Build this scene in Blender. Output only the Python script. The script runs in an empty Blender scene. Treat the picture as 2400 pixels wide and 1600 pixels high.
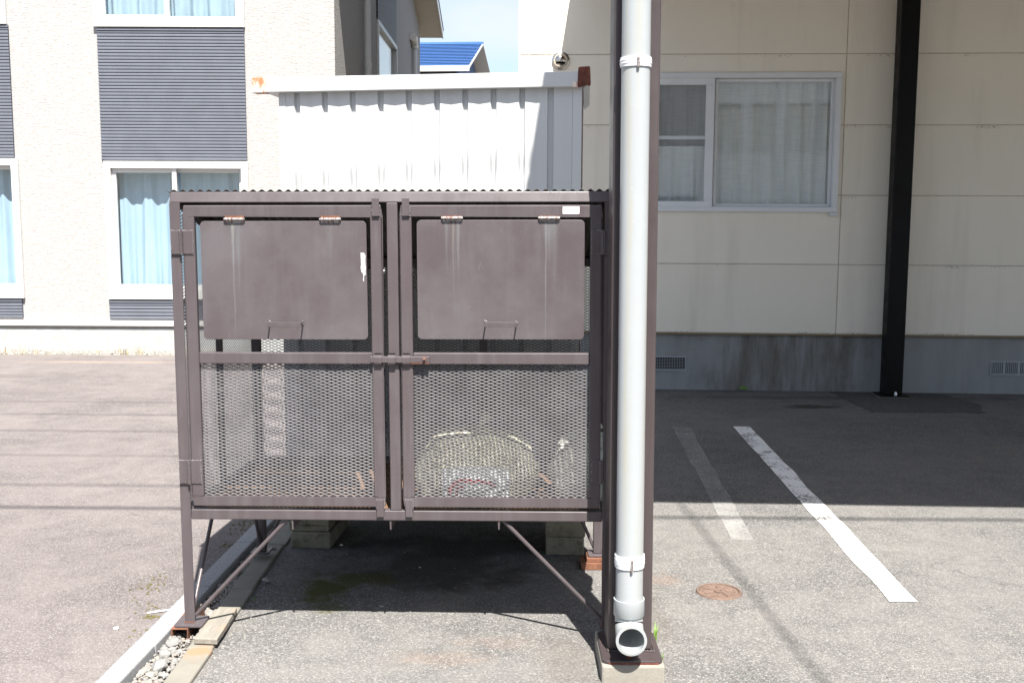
import bpy, bmesh, math, random
from mathutils import Vector, Matrix, noise as mnoise
R = math.radians
random.seed(7)
sc = bpy.context.scene
COL = sc.collection

# ------------------------------------------------------------------ camera, sky, sun, exposure
F = 2500.0; HCAM = 1.55; PITCH = math.atan(295 / F); ROLL = 0.0047
fw = Vector((0, math.cos(PITCH), -math.sin(PITCH)))
rt0 = Vector((1, 0, 0)); up0 = Vector((0, math.sin(PITCH), math.cos(PITCH)))
rt = rt0 * math.cos(ROLL) + up0 * math.sin(ROLL)
up = up0 * math.cos(ROLL) - rt0 * math.sin(ROLL)
EYE = Vector((0, 0, HCAM))
cam = bpy.data.cameras.new('camera')
cam.lens = F / 2400 * 36; cam.sensor_width = 36; cam.clip_start = 0.05; cam.clip_end = 2000
camo = bpy.data.objects.new('camera', cam); COL.objects.link(camo)
mw = Matrix.Identity(4)
for i in range(3):
    mw[i][0] = rt[i]; mw[i][1] = up[i]; mw[i][2] = -fw[i]; mw[i][3] = EYE[i]
camo.matrix_world = mw
sc.camera = camo

SUN = Vector((-466, 2103, -3510)).normalized()          # the way the light travels
world = bpy.data.worlds.new('World'); sc.world = world; world.use_nodes = True
wn = world.node_tree
wn.nodes.clear()
sky = wn.nodes.new('ShaderNodeTexSky'); sky.sky_type = 'NISHITA'; sky.sun_disc = False
sky.sun_elevation = math.asin(-SUN.z); sky.sun_rotation = math.atan2(-SUN.x, -SUN.y)
sky.air_density = 1.0; sky.dust_density = 1.6; sky.ozone_density = 1.0
tc = wn.nodes.new('ShaderNodeTexCoord')
mp = wn.nodes.new('ShaderNodeMapping'); mp.inputs['Scale'].default_value = (1.0, 1.0, 2.6)
nz = wn.nodes.new('ShaderNodeTexNoise'); nz.inputs['Scale'].default_value = 3.2; nz.inputs['Detail'].default_value = 6
cr = wn.nodes.new('ShaderNodeValToRGB'); cr.color_ramp.elements[0].position = 0.42; cr.color_ramp.elements[1].position = 0.68
cr.color_ramp.elements[1].color = (0.7, 0.7, 0.7, 1)
mx = wn.nodes.new('ShaderNodeMixRGB'); mx.inputs['Color2'].default_value = (4.7, 4.85, 5.0, 1)
bg = wn.nodes.new('ShaderNodeBackground'); bg.inputs['Strength'].default_value = 0.072
wo = wn.nodes.new('ShaderNodeOutputWorld')
wn.links.new(tc.outputs['Generated'], mp.inputs['Vector']); wn.links.new(mp.outputs[0], nz.inputs['Vector'])
wn.links.new(nz.outputs[0], cr.inputs[0]); wn.links.new(cr.outputs[0], mx.inputs[0])
wn.links.new(sky.outputs[0], mx.inputs[1]); wn.links.new(mx.outputs[0], bg.inputs[0]); wn.links.new(bg.outputs[0], wo.inputs[0])
sl = bpy.data.lights.new('sun', 'SUN'); sl.energy = 5.0; sl.angle = R(0.53); sl.color = (1.0, 0.955, 0.89)
so = bpy.data.objects.new('sun', sl); COL.objects.link(so)
so.rotation_euler = SUN.to_track_quat('-Z', 'Y').to_euler(); so.location = (2, -8, 14)
sc.view_settings.view_transform = 'Standard'; sc.view_settings.look = 'None'
sc.view_settings.exposure = 1.55; sc.view_settings.gamma = 1; sc.view_settings.use_curve_mapping = False
sc.cycles.max_bounces = 8; sc.cycles.transparent_max_bounces = 24

# ------------------------------------------------------------------ helpers: measuring
def ray(x, y):
    return fw * F + rt * (x - 1200) - up * (y - 800)
def on_plane(x, y, P, n):
    d = ray(x, y); P = Vector(P); n = Vector(n)
    return EYE + d * ((P - EYE).dot(n) / d.dot(n))
def G(x, y, z=0.0):
    return on_plane(x, y, (0, 0, z), (0, 0, 1))
class Frame:
    """a measuring frame: local x right, y back, z up"""
    def __init__(s, M): s.M = M; s.I = M.inverted()
    def at(s, x, y, v=0.0):
        o = s.I @ EYE; d = s.I.to_3x3() @ ray(x, y)
        return o + d * ((v - o.y) / d.y)
    def u(s, x, y, v=0.0): return s.at(x, y, v).x
    def w(s, x, y, v=0.0): return s.at(x, y, v).z

# ------------------------------------------------------------------ helpers: meshes
class MB:
    def __init__(s): s.v = []; s.f = []
    def add(s, vs, fs):
        n = len(s.v); s.v += [tuple(p) for p in vs]; s.f += [tuple(n + i for i in f) for f in fs]; return s
    def box(s, x0, x1, y0, y1, z0, z1, M=None):
        vs = [Vector((x, y, z)) for z in (z0, z1) for y in (y0, y1) for x in (x0, x1)]
        if M is not None: vs = [M @ p for p in vs]
        return s.add(vs, [(0, 2, 3, 1), (4, 5, 7, 6), (0, 1, 5, 4), (2, 6, 7, 3), (0, 4, 6, 2), (1, 3, 7, 5)])
    def prism(s, poly, y0, y1, M=None):
        """poly in x,z, counter-clockwise seen from the front (-y); pushed from y0 to y1"""
        n = len(poly)
        vs = [Vector((a, y0, b)) for a, b in poly] + [Vector((a, y1, b)) for a, b in poly]
        if M is not None: vs = [M @ p for p in vs]
        return s.add(vs, [tuple(range(n)), tuple(range(2 * n - 1, n - 1, -1))] +
                     [((i + 1) % n, i, n + i, n + (i + 1) % n) for i in range(n)])
    def slab(s, poly, z0, z1):
        """poly in x,y counter-clockwise from above"""
        n = len(poly)
        vs = [(a, b, z0) for a, b in poly] + [(a, b, z1) for a, b in poly]
        return s.add(vs, [tuple(range(n - 1, -1, -1)), tuple(range(n, 2 * n))] +
                     [(i, (i + 1) % n, n + (i + 1) % n, n + i) for i in range(n)])
    def tube(s, pts, r, n=10, caps=True, r2=None):
        pts = [Vector(p) for p in pts]; rings = []
        for i, p in enumerate(pts):
            t = (pts[min(i + 1, len(pts) - 1)] - pts[max(i - 1, 0)]).normalized()
            a = t.cross(Vector((0, 0, 1)) if abs(t.z) < 0.9 else Vector((0, 1, 0))).normalized(); b = t.cross(a)
            rr = r if not isinstance(r, (list, tuple)) else r[i]
            rings.append([p + a * rr * math.cos(2 * math.pi * k / n) + b * rr * math.sin(2 * math.pi * k / n) for k in range(n)])
        vs = [q for rg in rings for q in rg]; fs = []
        for i in range(len(rings) - 1):
            for k in range(n):
                fs.append((i * n + k, i * n + (k + 1) % n, (i + 1) * n + (k + 1) % n, (i + 1) * n + k))
        if caps: fs += [tuple(range(n - 1, -1, -1)), tuple(range((len(rings) - 1) * n, len(rings) * n))]
        return s.add(vs, fs)
    def lathe(s, prof, n=32, M=None, close=False):
        """prof: list of (r, z) about z"""
        vs = []; fs = []
        for r, z in prof:
            for k in range(n):
                p = Vector((r * math.cos(2 * math.pi * k / n), r * math.sin(2 * math.pi * k / n), z))
                vs.append(M @ p if M is not None else p)
        for i in range(len(prof) - 1):
            for k in range(n):
                fs.append((i * n + k, i * n + (k + 1) % n, (i + 1) * n + (k + 1) % n, (i + 1) * n + k))
        if close: fs += [tuple(range(n - 1, -1, -1)), tuple(range((len(prof) - 1) * n, len(prof) * n))]
        return s.add(vs, fs)
    def grid(s, fn, nu, nv):
        vs = [fn(i / nu, j / nv) for j in range(nv + 1) for i in range(nu + 1)]
        fs = [(j * (nu + 1) + i, j * (nu + 1) + i + 1, (j + 1) * (nu + 1) + i + 1, (j + 1) * (nu + 1) + i) for j in range(nv) for i in range(nu)]
        return s.add(vs, fs)
    def build(s, name, mat, parent=None, smooth=False, bevel=0, seg=2, angle=None):
        me = bpy.data.meshes.new(name); me.from_pydata(s.v, [], s.f)
        bm = bmesh.new(); bm.from_mesh(me); bmesh.ops.recalc_face_normals(bm, faces=bm.faces); bm.to_mesh(me); bm.free()
        me.materials.append(mat)
        if smooth:
            for p in me.polygons: p.use_smooth = True
            if smooth != 'all':
                me.set_sharp_from_angle(angle=R(angle or 40))
        o = bpy.data.objects.new(name, me); COL.objects.link(o)
        if parent is not None: o.parent = parent
        if bevel:
            b = o.modifiers.new('bevel', 'BEVEL'); b.width = bevel; b.segments = seg; b.limit_method = 'ANGLE'; b.angle_limit = R(35)
        return o
def tag(o, label, cat, group=None, kind=None):
    if label: o['label'] = label
    if cat: o['category'] = cat
    if group: o['group'] = group
    if kind: o['kind'] = kind
    return o
def struct(o): o['kind'] = 'structure'; return o
def thing(name, M, label, cat, group=None):
    o = bpy.data.objects.new(name, None); COL.objects.link(o); o.empty_display_size = 0.1
    o.matrix_world = M if isinstance(M, Matrix) else Matrix.Translation(M)
    return tag(o, label, cat, group)
def copy_obj(o, parent=None, loc=None):
    c = o.copy(); COL.objects.link(c)
    if parent is not None: c.parent = parent
    if loc is not None: c.location = loc
    return c
def wall_faces(mb, x0, x1, z0, z1, holes, y0, y1):
    """a slab between y0 and y1 with rectangular holes (hx0,hx1,hz0,hz1)"""
    xs = sorted(set([x0, x1] + [min(max(h[i], x0), x1) for h in holes for i in (0, 1)]))
    zs = sorted(set([z0, z1] + [min(max(h[i], z0), z1) for h in holes for i in (2, 3)]))
    def solid(i, j):
        if i < 0 or j < 0 or i >= len(xs) - 1 or j >= len(zs) - 1: return False
        cx = (xs[i] + xs[i + 1]) / 2; cz = (zs[j] + zs[j + 1]) / 2
        return not any(h[0] < cx < h[1] and h[2] < cz < h[3] for h in holes)
    for i in range(len(xs) - 1):
        for j in range(len(zs) - 1):
            if not solid(i, j): continue
            a, b, c, d = xs[i], xs[i + 1], zs[j], zs[j + 1]
            mb.add([(a, y0, c), (b, y0, c), (b, y0, d), (a, y0, d)], [(0, 1, 2, 3)])
            mb.add([(a, y1, c), (b, y1, c), (b, y1, d), (a, y1, d)], [(3, 2, 1, 0)])
            if not solid(i - 1, j): mb.add([(a, y0, c), (a, y1, c), (a, y1, d), (a, y0, d)], [(3, 2, 1, 0)])
            if not solid(i + 1, j): mb.add([(b, y0, c), (b, y1, c), (b, y1, d), (b, y0, d)], [(0, 1, 2, 3)])
            if not solid(i, j - 1): mb.add([(a, y0, c), (b, y0, c), (b, y1, c), (a, y1, c)], [(3, 2, 1, 0)])
            if not solid(i, j + 1): mb.add([(a, y0, d), (b, y0, d), (b, y1, d), (a, y1, d)], [(0, 1, 2, 3)])
    return mb
def clean_build(mb, name, mat, parent=None):
    o = mb.build(name, mat, parent)
    bm = bmesh.new(); bm.from_mesh(o.data); bmesh.ops.remove_doubles(bm, verts=bm.verts, dist=1e-5)
    bmesh.ops.recalc_face_normals(bm, faces=bm.faces); bm.to_mesh(o.data); bm.free()
    return o
_rock_base = None
def rock(mb, c, r, sq=0.7, rng=random):
    """one jittered little stone"""
    global _rock_base
    if _rock_base is None:
        bm = bmesh.new(); bmesh.ops.create_icosphere(bm, subdivisions=1, radius=1)
        _rock_base = ([v.co.copy() for v in bm.verts], [tuple(v.index for v in f.verts) for f in bm.faces]); bm.free()
    rot = Matrix.Rotation(rng.uniform(0, 6.28), 3, 'Z') @ Matrix.Rotation(rng.uniform(-.6, .6), 3, 'X')
    sx, sy, sz = rng.uniform(.75, 1.25), rng.uniform(.6, 1.0), rng.uniform(.5, .8) * sq / .7
    vs = [Vector(c) + rot @ Vector((v.x * sx, v.y * sy, v.z * sz)) * (r * rng.uniform(.78, 1.18)) for v in _rock_base[0]]
    mb.add(vs, _rock_base[1])

# ------------------------------------------------------------------ helpers: materials
def s2l(c):
    return tuple(((x / 255) / 12.92 if x / 255 <= .04045 else ((x / 255 + .055) / 1.055) ** 2.4) for x in c) + (1.0,)
class NT:
    def __init__(s, name):
        s.m = bpy.data.materials.new(name); s.m.use_nodes = True; s.t = s.m.node_tree; s.t.nodes.clear()
        s.out = s.t.nodes.new('ShaderNodeOutputMaterial')
        s.tc = s.t.nodes.new('ShaderNodeTexCoord'); s.obj = s.tc.outputs['Object']
    def set(s, sock, val):
        if isinstance(val, bpy.types.NodeSocket): s.t.links.new(val, sock)
        elif isinstance(val, bpy.types.Node): s.t.links.new(val.outputs[0], sock)
        else:
            if isinstance(val, (tuple, list)) and len(val) == 3 and len(sock.default_value) == 4: val = tuple(val) + (1,)
            sock.default_value = val
    def n(s, typ, attrs=None, **inp):
        nd = s.t.nodes.new('ShaderNode' + typ)
        for k, v in (attrs or {}).items(): setattr(nd, k, v)
        for k, v in inp.items():
            k = k.replace('_', ' ')
            if k.startswith('i') and k[1:].isdigit(): s.set(nd.inputs[int(k[1:])], v)
            else: s.set(nd.inputs[k], v)
        return nd
    def map(s, scale=(1, 1, 1), loc=(0, 0, 0), vec=None):
        return s.n('Mapping', Vector=vec or s.obj, Scale=scale, Location=loc)
    def noise(s, scale, detail=4, rough=.55, vec=None, dist=0):
        return s.n('TexNoise', Vector=vec or s.obj, Scale=scale, Detail=detail, Roughness=rough, Distortion=dist).outputs[0]
    def voro(s, scale, vec=None, feature='F1', rnd=1.0):
        return s.n('TexVoronoi', {'feature': feature}, Vector=vec or s.obj, Scale=scale, Randomness=rnd)
    def ramp(s, fac, stops):
        nd = s.n('ValToRGB', Fac=fac); e = nd.color_ramp.elements
        while len(e) < len(stops): e.new(.5)
        for i, (p, c) in enumerate(stops):
            e[i].position = p; e[i].color = c if isinstance(c, tuple) else (c, c, c, 1)
        return nd.outputs[0]
    def mix(s, fac, a, b, mode='MIX'):
        return s.n('MixRGB', {'blend_type': mode}, Fac=fac, Color1=a, Color2=b).outputs[0]
    def math(s, op, a, b=0.0, c=None):
        nd = s.n('Math', {'operation': op}, i0=a, i1=b)
        if c is not None: s.set(nd.inputs[2], c)
        return nd.outputs[0]
    def bump(s, h, strength=.3, dist=.01, normal=None):
        nd = s.n('Bump', Height=h, Strength=strength, Distance=dist)
        if normal is not None: s.set(nd.inputs['Normal'], normal)
        return nd.outputs[0]
    def done(s, base, rough=.6, metal=0.0, normal=None, **kw):
        b = s.n('BsdfPrincipled', Base_Color=base, Roughness=rough, Metallic=metal)
        if normal is not None: s.set(b.inputs['Normal'], normal)
        for k, v in kw.items(): s.set(b.inputs[k.replace('_', ' ')], v)
        s.t.links.new(b.outputs[0], s.out.inputs[0]); s.b = b
        return s.m
def plain(name, col, rough=.6, metal=0.0, var=.12, scale=6, bump=0.0, bscale=80, **kw):
    t = NT(name); f = t.noise(scale, 5)
    c = t.mix(t.ramp(f, [(.3, 1 - var), (.7, 1.0)]), (0, 0, 0), col, 'MIX') if 0 else t.mix(1.0, col, t.ramp(f, [(.3, 1 - var), (.72, 1.0)]), 'MULTIPLY')
    nrm = t.bump(t.noise(bscale, 3), bump, .004) if bump else None
    return t.done(c, rough, metal, nrm, **kw)

# --- brown painted steel
def paint_mat(name, base, light, fade=.55, rough=.38, spec=.5):
    t = NT(name)
    st = t.noise(1.0, 6, .6, t.map((34, 34, 2.6)))                    # runs of rain
    bl = t.noise(5.0, 6, .62)
    f = t.math('MULTIPLY', t.ramp(st, [(.42, 0.0), (.75, 1.0)]), t.ramp(bl, [(.35, 0.0), (.7, 1.0)]))
    c = t.mix(t.math('MULTIPLY', f, fade), base, light)
    c = t.mix(t.ramp(t.noise(2.2, 3), [(.35, 0.0), (.7, .5)]), c, tuple(x * .78 for x in base[:3]) + (1,))
    fly = t.ramp(t.noise(1.0, 2, .5, t.map((420, 420, 420))), [(.735, 0.0), (.76, 1.0)])   # specks
    c = t.mix(t.math('MULTIPLY', fly, .5), c, light)
    rg = t.ramp(t.noise(9, 4), [(.3, rough - .06), (.75, rough + .16)])
    return t.done(c, rg, 0.0, t.bump(t.noise(260, 3), .06, .002), Specular_IOR_Level=spec)
BROWN = (0.074, 0.060, 0.064, 1); BROWNL = (0.165, 0.155, 0.161, 1)
M_brown = paint_mat('brown_paint', BROWN, BROWNL)
M_column = paint_mat('dark_brown_paint', (0.053, 0.041, 0.042, 1), (0.12, 0.108, 0.108, 1), .3, .34)
M_post = paint_mat('black_brown_paint', (0.008, 0.0078, 0.008, 1), (0.014, 0.0135, 0.014, 1), .3, .42, .12)
def rust_mat(name, a, b, rough=.85):
    t = NT(name)
    c = t.mix(t.ramp(t.noise(60, 6), [(.35, 0.0), (.65, 1.0)]), a, b)
    c = t.mix(t.ramp(t.noise(14, 4), [(.4, 0.0), (.75, .6)]), c, tuple(x * .45 for x in a[:3]) + (1,))
    return t.done(c, rough, 0.0, t.bump(t.noise(180, 4), .35, .003))
M_rust = rust_mat('rust', (0.135, 0.056, 0.031, 1), (0.20, 0.085, 0.048, 1))
M_rustdark = rust_mat('dark_rust', (0.10, 0.026, 0.016, 1), (0.19, 0.058, 0.032, 1))
M_rustiron = rust_mat('rusted_iron', (0.130, 0.085, 0.066, 1), (0.185, 0.125, 0.096, 1))
def pin_mat():
    t = NT('rusty_zinc')
    c = t.mix(t.ramp(t.noise(120, 5), [(.45, 0.0), (.62, 1.0)]), (0.30, 0.29, 0.29, 1), (0.13, 0.065, 0.048, 1))
    return t.done(c, .42, .4, t.bump(t.noise(300, 3), .2, .001))
M_pin = pin_mat()
M_weld = plain('painted_weld', (0.26, 0.24, 0.245, 1), .35, 0, .5, 90, .3, 200)
M_mesh = plain('mesh_paint', (0.178, 0.172, 0.179, 1), .3, 0, .3, 9)

def blob(t, x, y, rx, ry, lo=.35, hi=.75, nscale=7, seed=0.0):
    """a ragged patch on the ground round (x, y): 0..1"""
    d = t.n('VectorMath', {'operation': 'LENGTH'}, i0=t.map((1 / rx, 1 / ry, 0), (-x / rx, -y / ry, 0))).outputs['Value']
    nn = t.noise(nscale, 6, .65, t.map((1, 1, 1), (seed, seed * 1.7, 0)))
    return t.ramp(t.math('ADD', t.math('SUBTRACT', 1.0, d), t.math('MULTIPLY', t.math('SUBTRACT', nn, .5), 1.5)), [(lo, 0.0), (hi, 1.0)])
def asphalt(name, dark, mid, light, agg=150, stones=.5, patches=(), rough=.9, dust=(0.30, 0.26, 0.22, 1), dustamt=.35, bump=.55):
    t = NT(name)
    v1 = t.voro(agg); v2 = t.voro(agg * 2.3)
    r1 = t.n('SeparateColor', Color=v1.outputs['Color']).outputs[0]
    r2 = t.n('SeparateColor', Color=v2.outputs['Color']).outputs[0]
    c = t.mix(t.ramp(r1, [(.0, 0.0), (.9, 1.0)]), dark, mid)
    edge = t.ramp(v1.outputs['Distance'], [(.25, 1.0), (.62, .55)])
    c = t.mix(1.0, c, edge, 'MULTIPLY')
    c = t.mix(t.math('MULTIPLY', t.ramp(r1, [(.80, 0.0), (.90, 1.0)]), stones), c, light)
    c = t.mix(t.math('MULTIPLY', t.ramp(r2, [(.84, 0.0), (.95, 1.0)]), stones * .7), c, light)
    big = t.noise(1.1, 6, .62); med = t.noise(6.5, 6, .65)
    c = t.mix(t.math('MULTIPLY', t.ramp(t.math('ADD', t.math('MULTIPLY', big, .6), t.math('MULTIPLY', med, .4)), [(.40, 0.0), (.62, 1.0)]), dustamt), c, dust)
    c = t.mix(t.math('MULTIPLY', t.ramp(t.noise(.55, 5, .6), [(.45, 0.0), (.7, 1.0)]), .35), c, dark)
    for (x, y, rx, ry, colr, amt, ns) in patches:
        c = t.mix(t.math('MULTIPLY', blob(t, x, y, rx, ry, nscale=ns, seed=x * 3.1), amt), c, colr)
    wv = t.n('TexVoronoi', {'feature': 'DISTANCE_TO_EDGE'}, Vector=t.n('VectorMath', {'operation': 'ADD'}, i0=t.obj, i1=t.n('TexNoise', Vector=t.obj, Scale=2.2, Detail=5.0).outputs['Color']).outputs[0], Scale=.33)
    crk = t.math('MULTIPLY', t.ramp(wv.outputs['Distance'], [(.0, 1.0), (.0016, 0.0)]), t.ramp(t.noise(.7, 3), [(.55, 0.0), (.66, 1.0)]))
    c = t.mix(t.math('MULTIPLY', crk, .5), c, tuple(q * .45 for q in dark[:3]) + (1,))
    h = t.math('ADD', t.math('MULTIPLY', v1.outputs['Distance'], -1.0), t.math('MULTIPLY', med, .5))
    return t.done(c, rough, 0, t.bump(h, bump, .006), Specular_IOR_Level=.3)
RUSTST = (0.30, 0.17, 0.10, 1); MOSS = (0.060, 0.062, 0.012, 1); DIRT = (0.10, 0.082, 0.064, 1)
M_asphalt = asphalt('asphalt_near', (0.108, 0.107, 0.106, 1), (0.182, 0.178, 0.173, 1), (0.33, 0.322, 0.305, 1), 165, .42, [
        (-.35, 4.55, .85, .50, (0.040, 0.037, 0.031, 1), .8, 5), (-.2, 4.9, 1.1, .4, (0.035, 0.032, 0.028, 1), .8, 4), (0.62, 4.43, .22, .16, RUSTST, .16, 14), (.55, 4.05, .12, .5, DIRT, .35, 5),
    (-.25, 3.60, .35, .12, RUSTST, .14, 16), (-.05, 3.75, .3, .12, RUSTST, .10, 13), (.2, 3.6, .22, .5, DIRT, .25, 5),
    (-.78, 4.30, .22, .34, MOSS, .95, 12), (-.62, 4.42, .28, .17, MOSS, .8, 14), (-.72, 4.08, .12, .12, MOSS, .6, 16),
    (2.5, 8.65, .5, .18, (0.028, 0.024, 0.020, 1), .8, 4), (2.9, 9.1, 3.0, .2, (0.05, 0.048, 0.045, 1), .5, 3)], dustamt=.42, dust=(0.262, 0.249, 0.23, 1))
M_lot = asphalt('asphalt_lot', (0.128, 0.112, 0.110, 1), (0.182, 0.161, 0.157, 1), (0.34, 0.32, 0.31, 1), 170, .3, [
    (-4.3, 10.9, 1.4, .12, (0.30, 0.22, 0.17, 1), .5, 3), (-5, 9.9, 1.6, .2, (0.10, 0.088, 0.084, 1), .5, 2)],
    dust=(0.232, 0.206, 0.196, 1), dustamt=.5, bump=.3)
M_patch = asphalt('asphalt_patch', (0.070, 0.070, 0.070, 1), (0.125, 0.123, 0.121, 1), (0.28, 0.27, 0.26, 1), 175, .35, dustamt=.12, dust=(0.12, 0.11, 0.10, 1))
M_soil = plain('soil', (0.14, 0.125, 0.105, 1), .95, 0, .5, 12, .6, 60)

def concrete(name, base, stain, amt=.6, speck=True, bump=.35, moss=None, mossamt=0.0):
    t = NT(name)
    c = t.mix(t.ramp(t.noise(9, 7, .65), [(.3, 0.0), (.75, 1.0)]), base, tuple(x * .68 for x in base[:3]) + (1,))
    run = t.noise(1.0, 6, .6, t.map((7, 7, .8))); big = t.noise(1.3, 5, .6, t.map((1, 1, 1.4)))
    c = t.mix(t.math('MULTIPLY', t.ramp(t.math('MULTIPLY', run, big), [(.20, 0.0), (.36, 1.0)]), amt), c, stain)
    if moss: c = t.mix(t.math('MULTIPLY', t.ramp(t.noise(16, 6, .7), [(.5, 0.0), (.66, 1.0)]), mossamt), c, moss)
    if speck:
        v = t.voro(240); r = t.n('SeparateColor', Color=v.outputs['Color']).outputs[0]
        c = t.mix(t.math('MULTIPLY', t.ramp(r, [(.0, .5), (.5, 0.0)]), .5), c, tuple(x * .5 for x in base[:3]) + (1,))
    return t.done(c, .9, 0, t.bump(t.noise(140, 6, .7), bump, .004), Specular_IOR_Level=.25)
M_conc = concrete('old_concrete', (0.29, 0.272, 0.235, 1), (0.17, 0.155, 0.125, 1), .5)
M_concmoss = concrete('mossy_concrete', (0.30, 0.28, 0.22, 1), (0.13, 0.12, 0.09, 1), .6, moss=(0.075, 0.07, 0.03, 1), mossamt=.7)
M_granite = NT('granite'); _t = M_granite
_v = _t.voro(420); _r = _t.n('SeparateColor', Color=_v.outputs['Color']).outputs[0]
M_granite = _t.done(_t.mix(_t.ramp(_r, [(.1, 0.0), (.5, 1.0)]), (0.155, 0.165, 0.175, 1), (0.30, 0.302, 0.305, 1)), .8, 0, _t.bump(_t.noise(350, 4), .25, .002))
def edging_mat():
    t = NT('stained_concrete')
    c = t.mix(t.ramp(t.noise(8, 6, .6), [(.3, 0.0), (.7, 1.0)]), (0.215, 0.203, 0.17, 1), (0.155, 0.147, 0.125, 1))
    c = t.mix(t.math('MULTIPLY', blob(t, -1.10, 3.62, .10, .13, nscale=16), .8), c, (0.30, 0.16, 0.08, 1))
    v = t.voro(300); r = t.n('SeparateColor', Color=v.outputs['Color']).outputs[0]
    c = t.mix(t.math('MULTIPLY', t.ramp(r, [(.0, .7), (.45, 0.0)]), .5), c, (0.20, 0.19, 0.16, 1))
    return t.done(c, .9, 0, t.bump(t.noise(220, 5, .7), .35, .003))
M_edging = edging_mat()
def foundation_mat():
    t = NT('foundation_concrete')
    c = t.mix(t.ramp(t.noise(1.0, 6, .6, t.map((9, 9, 1.3))), [(.3, 0.0), (.75, 1.0)]), (0.285, 0.298, 0.302, 1), (0.23, 0.238, 0.239, 1))
    b = blob(t, 1.15, 0, 1.05, 50, .15, .6, 2.6)
    run = t.ramp(t.noise(1.0, 7, .65, t.map((11, 11, 1.8))), [(.32, 0.0), (.62, 1.0)])
    c = t.mix(t.math('MULTIPLY', t.math('MULTIPLY', b, run), .85), c, (0.10, 0.09, 0.073, 1))
    c = t.mix(t.math('MULTIPLY', t.ramp(t.noise(2.1, 5), [(.5, 0.0), (.72, 1.0)]), .35), c, (0.14, 0.13, 0.11, 1))
    return t.done(c, .85, 0, t.bump(t.noise(60, 6, .7), .25, .004))
M_found = foundation_mat()
M_houseplinth = concrete('pale_plinth', (0.40, 0.412, 0.408, 1), (0.33, 0.33, 0.312, 1), .35, False, .15)
def siding_mat(name, col):
    t = NT(name)
    c = t.mix(t.ramp(t.noise(1.4, 5, .6), [(.3, 0.0), (.75, .35)]), col, tuple(x * .86 for x in col[:3]) + (1,))
    c = t.mix(t.ramp(t.noise(1.0, 5, .6, t.map((5, 5, .5))), [(.52, 0.0), (.8, .2)]), c, (0.33, 0.29, 0.23, 1))
    rnd = t.n('ObjectInfo').outputs['Random']
    c = t.mix(1.0, c, t.ramp(rnd, [(0.0, (0.95, 0.95, 0.94, 1)), (1.0, (1.0, 0.995, 0.985, 1))]), 'MULTIPLY')
    z = t.n('SeparateXYZ', Vector=t.obj).outputs[2]                       # mildew creeping from the joints
    fr = t.math('FRACT', t.math('DIVIDE', t.math('SUBTRACT', z, .5215), .602))
    near = t.math('MINIMUM', fr, t.math('SUBTRACT', 1.0, fr))
    mil = t.math('MULTIPLY', t.ramp(near, [(.008, 1.0), (.035, 0.0)]), t.ramp(t.math('MULTIPLY', t.noise(1.3, 3), t.noise(60, 5, .7)), [(.29, 0.0), (.36, 1.0)]))
    c = t.mix(t.math('MULTIPLY', mil, .75), c, (0.10, 0.085, 0.06, 1))
    pits = t.ramp(t.voro(150).outputs['Distance'], [(.08, .8), (.2, 1.0)])
    c = t.mix(1.0, c, pits, 'MULTIPLY')
    return t.done(c, .85, 0, t.bump(t.noise(170, 5, .6), .45, .005), Specular_IOR_Level=.2)
M_siding = siding_mat('beige_siding', (0.87, 0.815, 0.71, 1))
M_sidingback = plain('joint_sealant', (0.60, 0.53, 0.42, 1), .8, 0, .35, 14)
def ridge_siding():
    t = NT('cream_ridged_siding')
    h = t.math('ADD', t.math('MULTIPLY', t.noise(1.0, 5, .62, t.map((22, 22, 95))), .7), t.math('MULTIPLY', t.noise(1.0, 3, .5, t.map((6, 6, 58))), .3))
    c = t.mix(t.ramp(h, [(.36, 1.0), (.56, 0.0)]), (0.37, 0.36, 0.35, 1), (0.275, 0.263, 0.25, 1))
    return t.done(c, .85, 0, t.bump(h, .42, .022))
M_cream = ridge_siding()
M_navy = plain('navy_siding', (0.124, 0.136, 0.165, 1), .5, 0, .16, 5, .12, 150)
M_white = plain('white_vinyl', (0.60, 0.60, 0.59, 1), .35, 0, .05, 4)
M_trim = plain('cream_trim', (0.76, 0.73, 0.66, 1), .5, 0, .08, 4)
M_shed = NT('white_sheet_steel')
_t = M_shed
_c = _t.mix(_t.ramp(_t.noise(1.0, 5, .6, _t.map((9, 9, .9))), [(.45, 0.0), (.8, .3)]), (0.52, 0.53, 0.53, 1), (0.42, 0.405, 0.375, 1))
M_shed = _t.done(_c, .42, 0, _t.bump(_t.noise(3.0, 3), .12, .02))
def shedrust():
    t = NT('rusting_white_steel')
    f = t.ramp(t.noise(1.0, 6, .7, t.map((30, 30, 16))), [(.44, 0.0), (.56, 1.0)])
    return t.done(t.mix(f, (0.70, 0.62, 0.55, 1), (0.44, 0.15, 0.07, 1)), .7, 0, t.bump(t.noise(90, 4), .25, .003))
M_shedrust = shedrust()
M_alu = plain('silver_aluminium', (0.74, 0.755, 0.77, 1), .45, 0, .08, 5)
M_ventgrey = plain('vent_grey', (0.34, 0.36, 0.38, 1), .5, 0, .1, 8)
M_steel = plain('zinc_steel', (0.60, 0.61, 0.63, 1), .35, .7, .15, 40)
M_stain = plain('stainless', (0.62, 0.58, 0.53, 1), .22, 1.0, .2, 30)
M_dark = plain('dark_void', (0.012, 0.012, 0.013, 1), .9)
M_rubber = plain('black_gasket', (0.02, 0.02, 0.022, 1), .6)
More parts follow.
